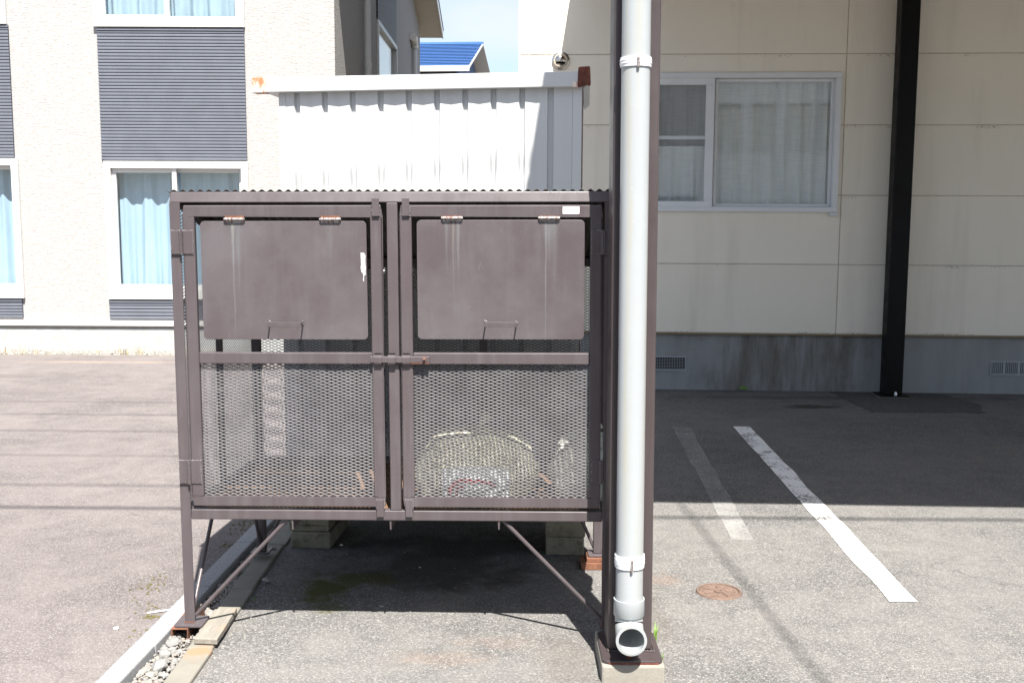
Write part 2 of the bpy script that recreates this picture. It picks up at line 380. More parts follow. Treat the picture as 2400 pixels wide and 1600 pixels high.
def pvc():
    t = NT('grey_pvc')
    run = t.noise(1.0, 5, .6, t.map((26, 26, .9)))
    c = t.mix(t.ramp(run, [(.50, 0.0), (.68, .7)]), (0.305, 0.325, 0.335, 1), (0.315, 0.303, 0.245, 1))
    c = t.mix(t.ramp(t.noise(7, 6, .7), [(.5, 0.0), (.75, .25)]), c, (0.37, 0.395, 0.41, 1))
    scr = t.ramp(t.noise(1.0, 2, .5, t.map((55, 55, 400))), [(.72, 0.0), (.74, .55)])
    c = t.mix(scr, c, (0.45, 0.47, 0.48, 1))
    return t.done(c, .30, 0, t.bump(t.noise(40, 3), .05, .003))
M_pvc = pvc()
M_plywood = NT('weathered_plywood'); _t = M_plywood
_c = _t.mix(_t.ramp(_t.noise(1.0, 6, .6, _t.map((3, 40, 10))), [(.3, 0.0), (.7, 1.0)]), (0.20, 0.11, 0.055, 1), (0.10, 0.055, 0.03, 1))
M_plywood = _t.done(_c, .8, 0, _t.bump(_t.noise(1.0, 4, .6, _t.map((4, 70, 10))), .3, .003))
def oldwood():
    t = NT('weathered_wood')
    g = t.noise(1.0, 6, .65, t.map((60, 5, 90)))
    c = t.mix(t.ramp(g, [(.3, 0.0), (.7, 1.0)]), (0.155, 0.142, 0.118, 1), (0.25, 0.232, 0.20, 1))
    c = t.mix(t.math('MULTIPLY', t.ramp(t.noise(14, 5), [(.55, 0.0), (.7, 1.0)]), .45), c, (0.36, 0.22, 0.12, 1))
    return t.done(c, .9, 0, t.bump(g, .6, .004))
M_oldwood = oldwood()
def roofsheet():
    t = NT('brown_sheet')
    return t.done(t.mix(t.ramp(t.noise(4, 5), [(.3, 0.0), (.7, 1.0)]), (0.060, 0.058, 0.056, 1), (0.085, 0.08, 0.076, 1)), .55, 0)
M_sheet = roofsheet()
def glass_mat(name, tint=(1, 1, 1, 1), refl=.9, wob=.0, f0=1.5):
    t = NT(name)
    tr = t.n('BsdfTransparent', Color=tint)
    gl = t.n('BsdfGlossy', Color=(refl, refl, refl, 1), Roughness=.0)
    if wob: t.set(gl.inputs['Normal'], t.bump(t.noise(1.6, 2), wob, .01))
    fc = t.math('POWER', t.n('LayerWeight', Blend=.5).outputs['Facing'], 5.0)
    fr = t.math('ADD', f0, t.math('MULTIPLY', fc, .8))
    mx = t.n('MixShader', Fac=fr, i1=tr, i2=gl)
    t.t.links.new(mx.outputs[0], t.out.inputs[0]); return t.m
M_glass = glass_mat('window_glass', (0.97, 0.985, 0.98, 1), 1.0, .02, .11)
M_glass2 = glass_mat('tinted_window_glass', (0.95, 0.975, 0.985, 1), 1.0, .02, .05)
def cloth(name, col, trans=.35, lace=False):
    t = NT(name)
    c = t.mix(t.ramp(t.noise(1.0, 4, .6, t.map((9, 9, 2))), [(.3, 0.0), (.7, 1.0)]), col, tuple(x * .85 for x in col[:3]) + (1,))
    if lace: c = t.mix(t.ramp(t.noise(1.0, 2, .5, t.map((6, 6, 160))), [(.4, 0.0), (.65, .22)]), c, (0.40, 0.39, 0.37, 1))
    d = t.n('BsdfDiffuse', Color=c); tl = t.n('BsdfTranslucent', Color=c)
    mx = t.n('MixShader', Fac=trans, i1=d, i2=tl); t.t.links.new(mx.outputs[0], t.out.inputs[0]); return t.m
M_curtblue = cloth('pale_blue_curtain', (0.43, 0.56, 0.66, 1), .15)
M_curtwhite = cloth('white_lace_curtain', (0.88, 0.89, 0.88, 1), .2, True)
M_curtsheer = cloth('sheer_curtain', (0.40, 0.50, 0.56, 1), .2)
M_curtdark = cloth('grey_slat_curtain', (0.26, 0.245, 0.24, 1), .2, True)
def paintline(name, keep):
    t = NT(name)
    wear = t.math('ADD', t.math('MULTIPLY', t.noise(90, 5, .7), .6), t.math('MULTIPLY', t.noise(7, 4), .4))
    f = t.ramp(wear, [(keep - .05, 1.0), (keep + .03, 0.0)])
    d = t.n('BsdfPrincipled', Base_Color=(0.80, 0.80, 0.78, 1), Roughness=.75, Normal=t.bump(t.noise(120, 4), .5, .004))
    tr = t.n('BsdfTransparent')
    mx = t.n('MixShader', Fac=f, i1=tr, i2=d.outputs[0]); t.t.links.new(mx.outputs[0], t.out.inputs[0]); return t.m
M_line = paintline('white_road_paint', .57)
_t = NT('worn_road_paint')
_d = _t.n('BsdfPrincipled', Base_Color=(0.62, 0.62, 0.60, 1), Roughness=.8)
_f = _t.ramp(_t.math('ADD', _t.math('MULTIPLY', _t.noise(70, 5, .7), .55), _t.math('MULTIPLY', _t.noise(5, 4), .45)), [(.38, .28), (.62, .04)])
_m = _t.n('MixShader', Fac=_f, i1=_t.n('BsdfTransparent'), i2=_d.outputs[0]); _t.t.links.new(_m.outputs[0], _t.out.inputs[0])
M_fadedline = _t.m
M_blueroof = plain('blue_roof_steel', (0.075, 0.18, 0.45, 1), .3, .1, .2, 8)
M_bluewall = plain('blue_wall', (0.07, 0.12, 0.23, 1), .7, 0, .15, 4)
M_roofblack = plain('black_roof_edge', (0.03, 0.032, 0.036, 1), .5)
M_soffit = plain('beige_soffit', (0.56, 0.51, 0.43, 1), .8, 0, .06, 4)
M_carport = plain('brown_soffit', (0.20, 0.145, 0.105, 1), .7, 0, .15, 3)
def stone_mat(name, cols):
    t = NT(name)
    rnd = t.n('NewGeometry').outputs['Random Per Island']
    c = t.ramp(rnd, [(i / (len(cols) - 1), c) for i, c in enumerate(cols)])
    c = t.mix(1.0, c, t.ramp(t.noise(90, 4), [(.3, .7), (.7, 1.0)]), 'MULTIPLY')
    return t.done(c, .92, 0, t.bump(t.noise(260, 4), .4, .003))
M_gravel = stone_mat('gravel', [(0.18, 0.172, 0.16, 1), (0.29, 0.275, 0.25, 1), (0.23, 0.23, 0.222, 1), (0.31, 0.27, 0.225, 1), (0.21, 0.21, 0.215, 1)])
M_pebble = stone_mat('pebble', [(0.11, 0.105, 0.10, 1), (0.25, 0.24, 0.225, 1), (0.17, 0.165, 0.16, 1), (0.29, 0.265, 0.235, 1)])
M_grass = plain('weed_leaf', (0.14, 0.26, 0.035, 1), .6, 0, .4, 20)
M_dry = plain('dry_grass', (0.42, 0.34, 0.18, 1), .8, 0, .3, 20)
M_moss = plain('moss', (0.115, 0.10, 0.030, 1), .95, 0, .5, 60)
M_sticker = plain('white_sticker', (0.86, 0.86, 0.86, 1), .4, 0, .03)
M_scrape = plain('bare_scrape', (0.45, 0.45, 0.46, 1), .45, 0, .2, 200)
M_paper = plain('white_scrap', (0.8, 0.8, 0.78, 1), .6, 0, .05)
def bag_mat(name, col, alpha):
    t = NT(name)
    b = t.n('BsdfPrincipled', Base_Color=col, Roughness=.22, Normal=t.bump(t.noise(26, 5, .65, dist=1.2), .5, .02))
    tl = t.n('BsdfTranslucent', Color=col); tr = t.n('BsdfTransparent', Color=(.95, .95, .9, 1))
    m1 = t.n('MixShader', Fac=.4, i1=b.outputs[0], i2=tl.outputs[0])
    m2 = t.n('MixShader', Fac=alpha, i1=m1.outputs[0], i2=tr.outputs[0])
    t.t.links.new(m2.outputs[0], t.out.inputs[0]); return t.m
M_bag = bag_mat('yellowish_bag', (0.80, 0.78, 0.58, 1), .05)
M_bag2 = bag_mat('pale_bag', (0.80, 0.83, 0.74, 1), .05)
M_carton = plain('white_carton', (0.60, 0.64, 0.62, 1), .5, 0, .08, 12)
M_red = plain('red_print', (0.42, 0.03, 0.05, 1), .5, 0, .2, 20)
M_wire = plain('cable_black', (0.03, 0.03, 0.032, 1), .6)
M_neigh = plain('neighbour_wall', (0.80, 0.80, 0.78, 1), .8, 0, .1, 2)

# ------------------------------------------------------------------ the ground
struct(MB().box(-260, 260, -160, 420, -.34, -.05).build('ground', M_soil))
LZ = .03                                                       # the left lot lies a little higher
kx = lambda y: -1.352 + .046 * (y - 3.4)                        # outer edge of the kerb
KW = .08                                                        # kerb width
ex = lambda y: -1.155 + .002 * (y - 3.4)                        # left edge of the concrete edging
EW = .09
struct(MB().slab([(-60, -30), (kx(-30) + .004, -30), (kx(11.42) + .004, 11.42), (-60, 11.42)], -.05, LZ).build('parking_lot', M_lot))
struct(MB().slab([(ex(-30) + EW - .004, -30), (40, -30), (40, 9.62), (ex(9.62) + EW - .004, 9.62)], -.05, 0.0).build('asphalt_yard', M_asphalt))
struct(MB().slab([(kx(-30) + KW - .004, -30), (ex(-30) + .004, -30), (ex(11) + .004, 11), (kx(11) + KW - .004, 11)], -.05, -.012).build('gravel_bed_soil', M_soil))
# kerb of granite stones between the lot and the yard
kerb = struct(MB().slab([(kx(-6) + .01, -6), (kx(-6) + KW - .01, -6), (kx(11) + KW - .01, 11), (kx(11) + .01, 11)], -.05, .012).build('kerb', M_conc))
ys = [-6 + .62 * i for i in range(13)] + [2.42, 3.02, 3.635, 4.235, 4.83, 5.43, 6.03, 6.63, 7.23, 7.83, 8.43, 9.03, 9.63, 10.23, 10.83]
ys = [y for y in ys if y >= 1.0]
for a, b in zip(ys[:-1], ys[1:]):
    if b - a < .3: continue
    o = MB().slab([(kx(a), a + .003), (kx(a) + KW, a + .003), (kx(b) + KW, b - .003), (kx(b), b - .003)], -.04, .034 + random.uniform(-.002, .002)).build('kerb_stone', M_granite, kerb, bevel=.006)
# low concrete edging
edging = struct(MB().slab([(ex(-6) + .01, -6), (ex(-6) + EW - .01, -6), (ex(9) + EW - .01, 9), (ex(9) + .01, 9)], -.05, -.006).build('edging', M_conc))
ys = [1.85, 2.45, 3.05, 3.648, 4.26, 4.86, 5.46, 6.06, 6.66]
for i, (a, b) in enumerate(zip(ys[:-1], ys[1:])):
    d = [0, .004, .006, 0, -.004, .003, 0, 0][i]
    MB().slab([(ex(a) + d, a + .004), (ex(a) + EW + d, a + .004), (ex(b) + EW + d, b - .004), (ex(b) + d, b - .004)], -.04, .014 + [0, .001, .002, .0, .001, 0, 0, 0][i]).build('edging_block', M_edging, edging, bevel=.006)
# gravel in between
mb = MB()
for i in range(2600):
    y = random.uniform(2.9, 5.6); x = random.uniform(kx(y) + KW + .004, ex(y) - .002)
    big = random.random() < .12 and 3.2 < y < 4.8
    r = random.uniform(.012, .02) if big else random.uniform(.004, .011)
    if -1.23 < x < -1.14 and 3.66 < y < 3.9: r *= .6
    rock(mb, (x, y, -.010 + random.uniform(0, .014)), r)
tag(mb.build('gravel', M_gravel), 'loose grey gravel between the granite kerb and the concrete edging', 'gravel', kind='stuff')
# a few broken stones that stand out
for (x, y), r, lab in [((-1.205, 3.50), .033, 'flat pale broken stone lying in the gravel nearest the camera'),
                       ((-1.215, 3.60), .034, 'rounded pale stone in the gravel in front of the rusty channel'),
                       ((-1.222, 3.70), .028, 'pale stone wedged between the kerb and the rusty channel'),
                       ((-1.035, 4.36), .022, 'grey stone on the shaded asphalt beside the edging'),
                       ((-1.075, 4.70), .016, 'dark stone on the edging beside the rear cage leg')]:
    mb = MB(); rock(mb, (x, y, .012 if y < 4.3 else (.016 if y < 4.5 else .042)), r, .62)
    o = mb.build('stone', M_gravel, bevel=.003); tag(o, lab, 'stone', 'loose stones beside the cage')
# loose chippings on the yard and the lot
mb = MB(); rng = random.Random(3)
for i in range(900):
    x = rng.uniform(-1.05, 2.6); y = 3.2 + rng.random() ** 1.6 * 3.2
    rock(mb, (x, y, .001), rng.choice([.0025, .003, .0035, .004, .006]), .8, rng)
for i in range(240):
    x = -1.08 + rng.random() ** 2 * .22; y = rng.uniform(3.2, 4.9)
    rock(mb, (x + .04, y, .001), rng.choice([.0025, .0035, .0045, .007]), .8, rng)
for i in range(260):
    y = 3.3 + rng.random() * 5; x = kx(y) - .03 - rng.random() ** 1.5 * 2.2
    rock(mb, (x, y, LZ + .001), rng.choice([.0025, .003, .004, .006]), .8, rng)
tag(mb.build('chippings', M_pebble), 'loose stone chippings scattered over the asphalt', 'chippings', kind='stuff')

# dark patch round the black post, painted lines
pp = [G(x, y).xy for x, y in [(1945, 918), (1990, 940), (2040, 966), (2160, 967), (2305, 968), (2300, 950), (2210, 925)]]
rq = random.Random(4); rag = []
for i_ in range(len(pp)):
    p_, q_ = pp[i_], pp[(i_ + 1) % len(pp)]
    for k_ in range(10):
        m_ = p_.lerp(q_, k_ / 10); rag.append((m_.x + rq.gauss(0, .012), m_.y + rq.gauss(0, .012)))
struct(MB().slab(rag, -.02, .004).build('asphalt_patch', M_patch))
def strip(name, a0, a1, b0, b1, mat, wob, z=.004):
    n = 40; L = []; Rr = []
    for i in range(n + 1):
        t = i / n
        w = mnoise.noise(Vector((t * 9, wob, 0))) * .012
        L.append((a0[0] + (b0[0] - a0[0]) * t + w, a0[1] + (b0[1] - a0[1]) * t))
        w2 = mnoise.noise(Vector((t * 9, wob + 5, 0))) * .012
        Rr.append((a1[0] + (b1[0] - a1[0]) * t + w2, a1[1] + (b1[1] - a1[1]) * t))
    mb = MB()
    vs = [(p[0], p[1], z) for p in L] + [(p[0], p[1], z) for p in Rr]
    mb.add(vs, [(i, n + 1 + i, n + 2 + i, i + 1) for i in range(n)])
    return mb.build(name, mat)
struct(strip('painted_line', (1.537, 4.174), (1.650, 4.174), (1.644, 7.794), (1.770, 7.796), M_line, 1.0))
struct(strip('worn_painted_line', (1.065, 5.003), (1.170, 4.99), (1.190, 7.78), (1.32, 7.74), M_fadedline, 3.0))

# rusty drain cover
dc = thing('drain_cover', (0.866, 4.285, 0.0), 'small round rusty iron drain cover set in the asphalt', 'drain cover')
MB().lathe([(.001, .003), (.080, .003), (.081, .004), (.0815, -.02)], 40).build('lid', M_rustiron, dc, smooth=True)
MB().lathe([(.083, -.02), (.083, .006), (.092, .007), (.096, .001), (.096, -.02)], 40).build('rim', M_rustiron, dc, smooth=True)
mb = MB()
for k in range(6):
    a = k * math.pi / 3 + .2
    pts = [(r * math.cos(a + s), r * math.sin(a + s)) for r, s in [(.030, -.38), (.068, -.36), (.070, -.12), (.056, 0), (.070, .12), (.068, .36), (.030, .38)]]
    mb.slab(pts, .002, .0062)
mb.build('raised_pattern', M_rustiron, dc, bevel=.001)
MB().lathe([(.012, .002), (.012, .007), (.020, .007), (.020, .002)], 24).build('hub', M_rustiron, dc, smooth=True)

# ------------------------------------------------------------------ apartment building on the right
AM = Matrix.Translation((1.288, 9.484, 0)) @ Matrix.Rotation(R(-3.3), 4, 'Z')
A = Frame(AM)
apt = thing('apartment_building', AM, 'beige panel clad apartment building in shade behind the parking space', 'building')
cx0 = A.u(1216, 100); vj = A.u(1985, 130); AX1 = 9.5; ATOP = 6.6
zj = [A.w(1985, y) for y in (783, 620.5, 458, 293, 126)]
while zj[-1] + .602 < ATOP: zj.append(zj[-1] + .602)
wx0 = A.u(1452, 330); wx1 = A.u(1967, 335); wz0 = A.w(1800, 497); wz1 = A.w(1800, 171)
hole = (wx0 + .012, wx1 - .012, wz0 + .012, wz1 - .012)
# hollow body
mb = MB(); wall_faces(mb, cx0 + .02, AX1, zj[0] - .01, ATOP, [hole], .0052, .17)
mb.box(cx0 + .02, cx0 + .17, .171, 8, .3, ATOP); mb.box(AX1 - .15, AX1, .171, 8, .3, ATOP); mb.box(cx0 + .02, AX1, 8.001, 8.15, .3, ATOP)
mb.box(cx0 + .171, AX1 - .151, .171, 7.99, .2, .29)
mb.build('wall', M_sidingback, apt)
MB().box(cx0 - .25, AX1 + .3, -.35, 8.4, ATOP + .001, ATOP + .22).build('roof', M_roofblack, apt)
xc = [cx0 + .095, vj, vj + 3.03, AX1]
g = .0035
for i in range(len(zj) - 1):
    MB().box(cx0, xc[0] - g, 0, .0048, zj[i] + g, zj[i + 1] - g).build('corner_panel', M_siding, apt, bevel=.002)
    for j in range(3):
        za, zb2 = zj[i] + g, zj[i + 1] - g
        spans = [(xc[j] + g, xc[j + 1] - g)]
        if za >= hole[2] and zb2 <= hole[3] and xc[j] < hole[0] < xc[j + 1]:
            spans = [(xc[j] + g, hole[0]), (hole[1], xc[j + 1] - g)]
        for xa, xb in spans:
            mb = MB(); wall_faces(mb, xa, xb, za, zb2, [hole], 0, .0048)
            o = clean_build(mb, 'siding_panel', M_siding, apt)
            b = o.modifiers.new('bevel', 'BEVEL'); b.width = .003; b.segments = 2; b.limit_method = 'ANGLE'; b.angle_limit = R(50)
MB().box(cx0, AX1, -.008, .03, zj[0] - .016, zj[0] - .002).build('drip_edge', plain('brown_drip', (0.22, 0.16, 0.09, 1), .5), apt)
# foundation with two vents
v1 = (A.u(1450, 850, .035), A.u(1608, 850, .035), A.w(1570, 868, .035), A.w(1570, 834, .035))
v2 = (A.u(2320, 862, .035), A.u(2320, 862, .035) + .42, A.w(2360, 879, .035), A.w(2360, 846, .035))
mb = MB(); wall_faces(mb, cx0 + .03, AX1, -.04, zj[0] - .018, [v1, v2], .035, .2)
clean_build(mb, 'foundation', M_found, apt)
MB().box(cx0 + .2, AX1, .201, .26, -.04, zj[0] - .03).build('inner_wall', M_dark, apt)
def vent(v, kind):
    x0, x1, z0, z1 = v; mb = MB()
    mb.box(x0, x1, .028, .06, z1 - .012, z1); mb.box(x0, x1, .022, .06, z0, z0 + .014)
    mb.box(x0, x0 + .01, .028, .06, z0 + .014, z1 - .012); mb.box(x1 - .01, x1, .028, .06, z0 + .014, z1 - .012)
    fr = mb.build('foundation_vent', M_ventgrey, apt)
    mb = MB()
    if kind == 'grid':
        n = 26
        for i in range(1, n): x = x0 + .01 + (x1 - x0 - .02) * i / n; mb.box(x - .0015, x + .0015, .045, .049, z0 + .012, z1 - .012)
        for i in range(1, 8): z = z0 + .014 + (z1 - z0 - .026) * i / 8; mb.box(x0 + .01, x1 - .01, .041, .0445, z - .0015, z + .0015)
    else:
        x = x0 + .018; k = 0
        while x < x1 - .03:
            w = .024 if k % 7 == 6 else .0072
            mb.box(x, x + w, .035, .046, z0 + .012, z1 - .012); x += w + .0085; k += 1
        for i in range(1, 5): z = z0 + .014 + (z1 - z0 - .026) * i / 5; mb.box(x0 + .008, x1 - .008, .047, .052, z - .002, z + .002)
    mb.build('grille', M_ventgrey, fr)
    MB().box(x0 + .001, x1 - .001, .075, .19, z0 + .001, z1 - .001).build('vent_shaft', M_dark, fr)
vent(v1, 'grid'); vent(v2, 'bars')
# sliding window
def box_frame(mb, x0, x1, z0, z1, t, y0, y1, tb=None):
    tb = tb or t
    mb.box(x0, x1, y0, y1, z1 - t, z1); mb.box(x0, x1, y0, y1, z0, z0 + tb)
    mb.box(x0, x0 + t, y0, y1, z0 + tb, z1 - t); mb.box(x1 - t, x1, y0, y1, z0 + tb, z1 - t); return mb
win = box_frame(MB(), wx0, wx1, wz0, wz1, .045, -.03, .10).build('window', M_alu, apt, bevel=.004)
mx_ = A.u(1672, 335); 
box_frame(MB(), mx_ + .012, wx1 - .046, wz0 + .046, wz1 - .046, .026, .045, .075).build('sash', M_alu, win, bevel=.003)
MB().box(mx_ + .036, wx1 - .071, .056, .060, wz0 + .071, wz1 - .071).build('pane', M_glass, win)
box_frame(MB(), wx0 + .046, mx_, wz0 + .02, wz1 - .03, .072, -.012, .030).build('sash', M_alu, win, bevel=.003)
MB().box(wx0 + .11, mx_ - .070, .006, .010, wz0 + .09, wz1 - .1).build('pane', M_glass, win)
lx1 = mx_ - .07
MB().box(wx0 + .1, lx1 + .01, .082, .10, A.w(1590, 325), A.w(1590, 317)).build('inner_rail', M_alu, win)
MB().box(wx1 - .07, wx1 + .006, -.045, -.012, wz0 - .03, wz0 - .004).build('sill_cap', M_alu, win, bevel=.002)
def curtain(name, x0, x1, z0, z1, y, amp, n, mat, parent, seed=0):
    def fn(s, t):
        ph = s * n * 2 * math.pi
        k = .55 + .45 * (1 - t)
        return (x0 + (x1 - x0) * s + .01 * math.sin(ph * .7 + t * 2), y + amp * k * (math.sin(ph + 1.3 * math.sin(s * 7 + seed) + .5 * math.sin(t * 3 + s * 9)) + .35 * math.sin(2.3 * ph + seed)), z0 + (z1 - z0) * t)
    return MB().grid(fn, 140, 14).build(name, mat, parent, smooth='all')
curtain('curtain', mx_ - .05, wx1 + .1, wz0 - .05, wz1 + .02, .125, .022, 9, M_curtwhite, win, 1)
curtain('curtain', wx0 - .05, mx_ + .02, wz0 - .05, (wz0 + wz1) / 2 - .02, .14, .020, 6, M_curtwhite, win, 4)
curtain('curtain', wx0 - .05, mx_ - .03, (wz0 + wz1) / 2 - .05, wz1 + .02, .20, .018, 6, M_curtdark, win, 2)
# stainless vent hood on the sunlit part
hc = A.at(1314, 143)
hood = thing('vent_hood', AM @ Matrix.Translation((hc.x, 0, hc.z)), 'round stainless vent hood on the beige wall above the white shed', 'vent hood')
RX = Matrix.Rotation(R(90), 4, 'X')
MB().lathe([(.02, .001), (.078, .001), (.078, .012), (.066, .018), (.06, .018)], 36, RX).build('flange', M_stain, hood, smooth=True)
mb = MB(); nu, nv = 48, 20; vs = []; keep = []
for j in range(nv + 1):
    th = j / nv * math.pi / 2
    for i in range(nu):
        ph = i / nu * 2 * math.pi
        vs.append((.062 * math.cos(th) * math.cos(ph), -.018 - .058 * math.sin(th), .062 * math.cos(th) * math.sin(ph)))
for j in range(nv):
    for i in range(nu):
        c = [(j * nu + i), (j * nu + (i + 1) % nu), ((j + 1) * nu + (i + 1) % nu), ((j + 1) * nu + i)]
        m = [sum(vs[k][q] for k in c) / 4 for q in range(3)]
        if -.034 < m[2] < -.016 and abs(m[0]) < .040: continue
        keep.append(tuple(c))
mb.add(vs, keep).build('dome', M_stain, hood, smooth='all')
MB().lathe([(.001, .02), (.055, .02), (.055, .022)], 24, RX).build('throat', M_dark, hood)
# small green leaf on the wall foot
lf = A.at(1742, 909, -.01); lp = AM @ lf
mb = MB().grid(lambda s, t: (lp.x + (s - .5) * .07, lp.y - .012 + math.sin(s * 3.14) * (t - .5) * .035, max(lp.z, .012) + .006 * math.sin(s * 3.14) + (t - .5) * .02 + (.5 - s) * .012), 10, 4)
tag(mb.build('leaf', M_grass), 'single fallen green leaf at the foot of the foundation wall', 'leaf')

# ------------------------------------------------------------------ carport: roof overhead, near column, far black post
CM = Matrix.Rotation(R(-2.4), 4, 'Z')
port = thing('carport', (0, 0, 0), 'brown steel carport column and black rear post holding a roof over the parking', 'carport')
ZR = 3.6
fe0 = Vector((0.342, 3.56)); dirx = Vector((math.cos(R(2.2)), -math.sin(R(2.2)))); diry = Vector((math.sin(R(1.95)), math.cos(R(1.95))))
def rp(u, v): p = fe0 + dirx * u + diry * v; return (p.x, p.y)
MB().slab([rp(0, 0), rp(9, 0), rp(9, 5.85), rp(0, 5.85)], ZR + .16, ZR + .20).build('roof_deck', M_carport, port)
for v0, v1 in ((0, .1), (2.8, 2.9), (5.6, 5.7)):
    MB().slab([rp(.10, v0), rp(9, v0), rp(9, v1), rp(.10, v1)], ZR if v0 == 0 else ZR + .02, ZR + .159).build('roof_beam', M_column, port)
MB().slab([rp(0, 0), rp(.09, 0), rp(.09, 5.85), rp(0, 5.85)], ZR, ZR + .158).build('roof_edge', M_column, port)
TILT = Matrix.Rotation(-.0052, 4, 'Y')
cb = G(1474, 1524, .074)
colM = Matrix.Translation((.408, cb.y + .075, .073)) @ TILT
CF = Frame(colM)
def add_world(o, M): o.parent = port; o.matrix_world = M; return o
o = MB().box(-.075, .075, -.075, .075, 0, 3.55).build('column', M_column, port, bevel=.012, seg=4); o.matrix_local = colM
pl_ = MB()
rc = .022; pts = []
x0, x1, y0, y1 = -.104, .098, -.158, .105
for cx_, cy_, a0 in ((x1 - rc, y0 + rc, -90), (x1 - rc, y1 - rc, 0), (x0 + rc, y1 - rc, 90), (x0 + rc, y0 + rc, 180)):
    for k in range(6): a = R(a0 + k * 18); pts.append((cx_ + rc * math.cos(a), cy_ + rc * math.sin(a)))
o = pl_.slab(pts, 0, .012).build('base_plate', M_column, port, bevel=.003); o.location = (.413, cb.y + .075, .061)
mb = MB()
for k in range(34):
    s = k / 33; a = -.08 + .16 * s
    for (px_, py_) in ((a, -.079), (.079, a), (-.079, a)):
        rock(mb, (.413 + px_, cb.y + .075 + py_, .075), .0062, .7)
mb.build('weld', M_column, port, smooth='all')
MB().lathe([(.001, .018), (.009, .018), (.0105, .016), (.0105, .0)], 6, Matrix.Translation((.40, cb.y - .052, .072))).build('anchor_bolt', M_rustdark, port)
# rust touched edge of the plate
mb = MB().box(.413 + x0 + .02, .413 + x1 - .015, cb.y + .075 + y0 - .0012, cb.y + .075 + y0 + .001, .0605, .0665)
mb.build('rusty_plate_edge', M_rustdark, port)
fo = MB().box(.413 - .108, .413 + .104, cb.y + .075 - .166, cb.y + .075 + .14, -.04, .0605)
tag(fo.build('footing_block', M_conc, bevel=.008), 'pale concrete footing block under the near brown column', 'footing')
# rear black post
pb = G(2095, 931)
PM = Matrix.Translation((pb.x + .0, pb.y + .08, .018)) @ Matrix.Rotation(R(-3), 4, 'Z')
o = MB().box(-.078, .078, -.078, .078, 0, 3.6).build('rear_post', M_post, port, bevel=.012, seg=3); o.matrix_local = PM
o = MB().box(-.125, .125, -.115, .115, -.012, .0).build('rear_base_plate', M_post, port, bevel=.004); o.matrix_local = PM
o = MB().box(-.131, .131, -.121, .118, -.022, -.012).build('grout', M_conc, port, bevel=.004); o.matrix_local = PM
o = MB().lathe([(.013, .0), (.013, .022), (.009, .030), (.009, .034), (.001, .037)], 12, Matrix.Translation((.012, -.098, 0))).build('cap_nut', M_steel, port, smooth=True); o.matrix_local = PM

# ------------------------------------------------------------------ downpipe on the column
dp = thing('downpipe', colM, 'pale grey plastic downpipe clamped to the front of the brown column', 'downpipe')
PY = -.075 - .052; PXc = -.0105; PR = .0455
def P_w(x, y, v=PY - PR): return CF.w(x, y, v)
zc1, zc0 = P_w(1478, 1412), P_w(1478, 1452)
z0p = zc0 + .01
MB().tube([(PXc, PY, z0p), (PXc, PY, 1.2), (PXc, PY, 2.3), (PXc, PY, 3.62)], PR, 40).build('pipe', M_pvc, dp, smooth=True)
MB().lathe([(PR + .001, zc1), (PR + .0062, zc1), (PR + .0062, zc0 + .003), (PR + .004, zc0), (PR + .001, zc0)], 40, Matrix.Translation((PXc, PY, 0))).build('socket', M_pvc, dp, smooth=True)
oc = P_w(1480, 1501, PY - .085)
# outlet bend with a wall thickness
def bend(rad, z_top, yo):
    path = [(PXc, PY, z_top), (PXc, PY, oc + .055)]
    for k in range(1, 9):
        a = k / 8 * math.pi / 2; path.append((PXc, PY - .055 * (1 - math.cos(a)), oc + .055 - .055 * math.sin(a)))
    path.append((PXc, yo, oc)); return path
Ro, Ri = .0470, .0425; yo = PY - .088
mb = MB(); mb.tube(bend(Ro, zc0 + .004, yo), Ro, 40, caps=False)
n_out = len(mb.v); mb.tube(bend(Ri, zc0 + .004, yo), Ri, 40, caps=False)
a0 = n_out - 40; b0 = len(mb.v) - 40
mb.f += [(a0 + k, a0 + (k + 1) % 40, b0 + (k + 1) % 40, b0 + k) for k in range(40)]
mb.build('outlet_bend', M_pvc, dp, smooth=True)
MB().lathe([(Ro + .0002, 0), (Ro + .0042, 0), (Ro + .0042, .016), (Ro + .0002, .018)], 40, Matrix.Translation((PXc, yo + .001, oc)) @ Matrix.Rotation(R(-90), 4, 'X')).build('outlet_rim', M_pvc, dp, smooth=True)
for (ya, yb) in ((131, 154), (1308, 1336)):
    za, zb = P_w(1478, yb), P_w(1478, ya); zm = (za + zb) / 2; h = (zb - za) / 2
    prof = [(PR + .0005, zm - h), (PR + .004, zm - h), (PR + .0042, zm - h * .55), (PR + .0058, zm - h * .3), (PR + .0042, zm), (PR + .0058, zm + h * .3), (PR + .0042, zm + h * .55), (PR + .004, zm + h), (PR + .0005, zm + h)]
    st = MB().lathe(prof, 40, Matrix.Translation((PXc, PY, 0))).build('clamp', M_alu, dp, smooth=True)
    MB().tube([(PXc + .002, PY - PR - .006, zm - h - .004), (PXc + .002, PY - PR - .006, zm + h * .75)], .0048, 12).build('bolt', M_pin, st, smooth=True)
    MB().box(PXc - .012, PXc + .012, PY + PR, -.076, zm - .008, zm + .008).build('bracket', M_alu, st)
# thin cable conduit behind the column
cd = MB().tube([(CF.u(1434, 120, .12), .12, .0 + CF.w(1434, 447, .12)), (CF.u(1434, 120, .12), .12, 3.5)], .0055, 10).build('conduit', M_trim)
cd.matrix_world = colM
tag(cd, 'thin cream conduit running up behind the brown column', 'conduit')

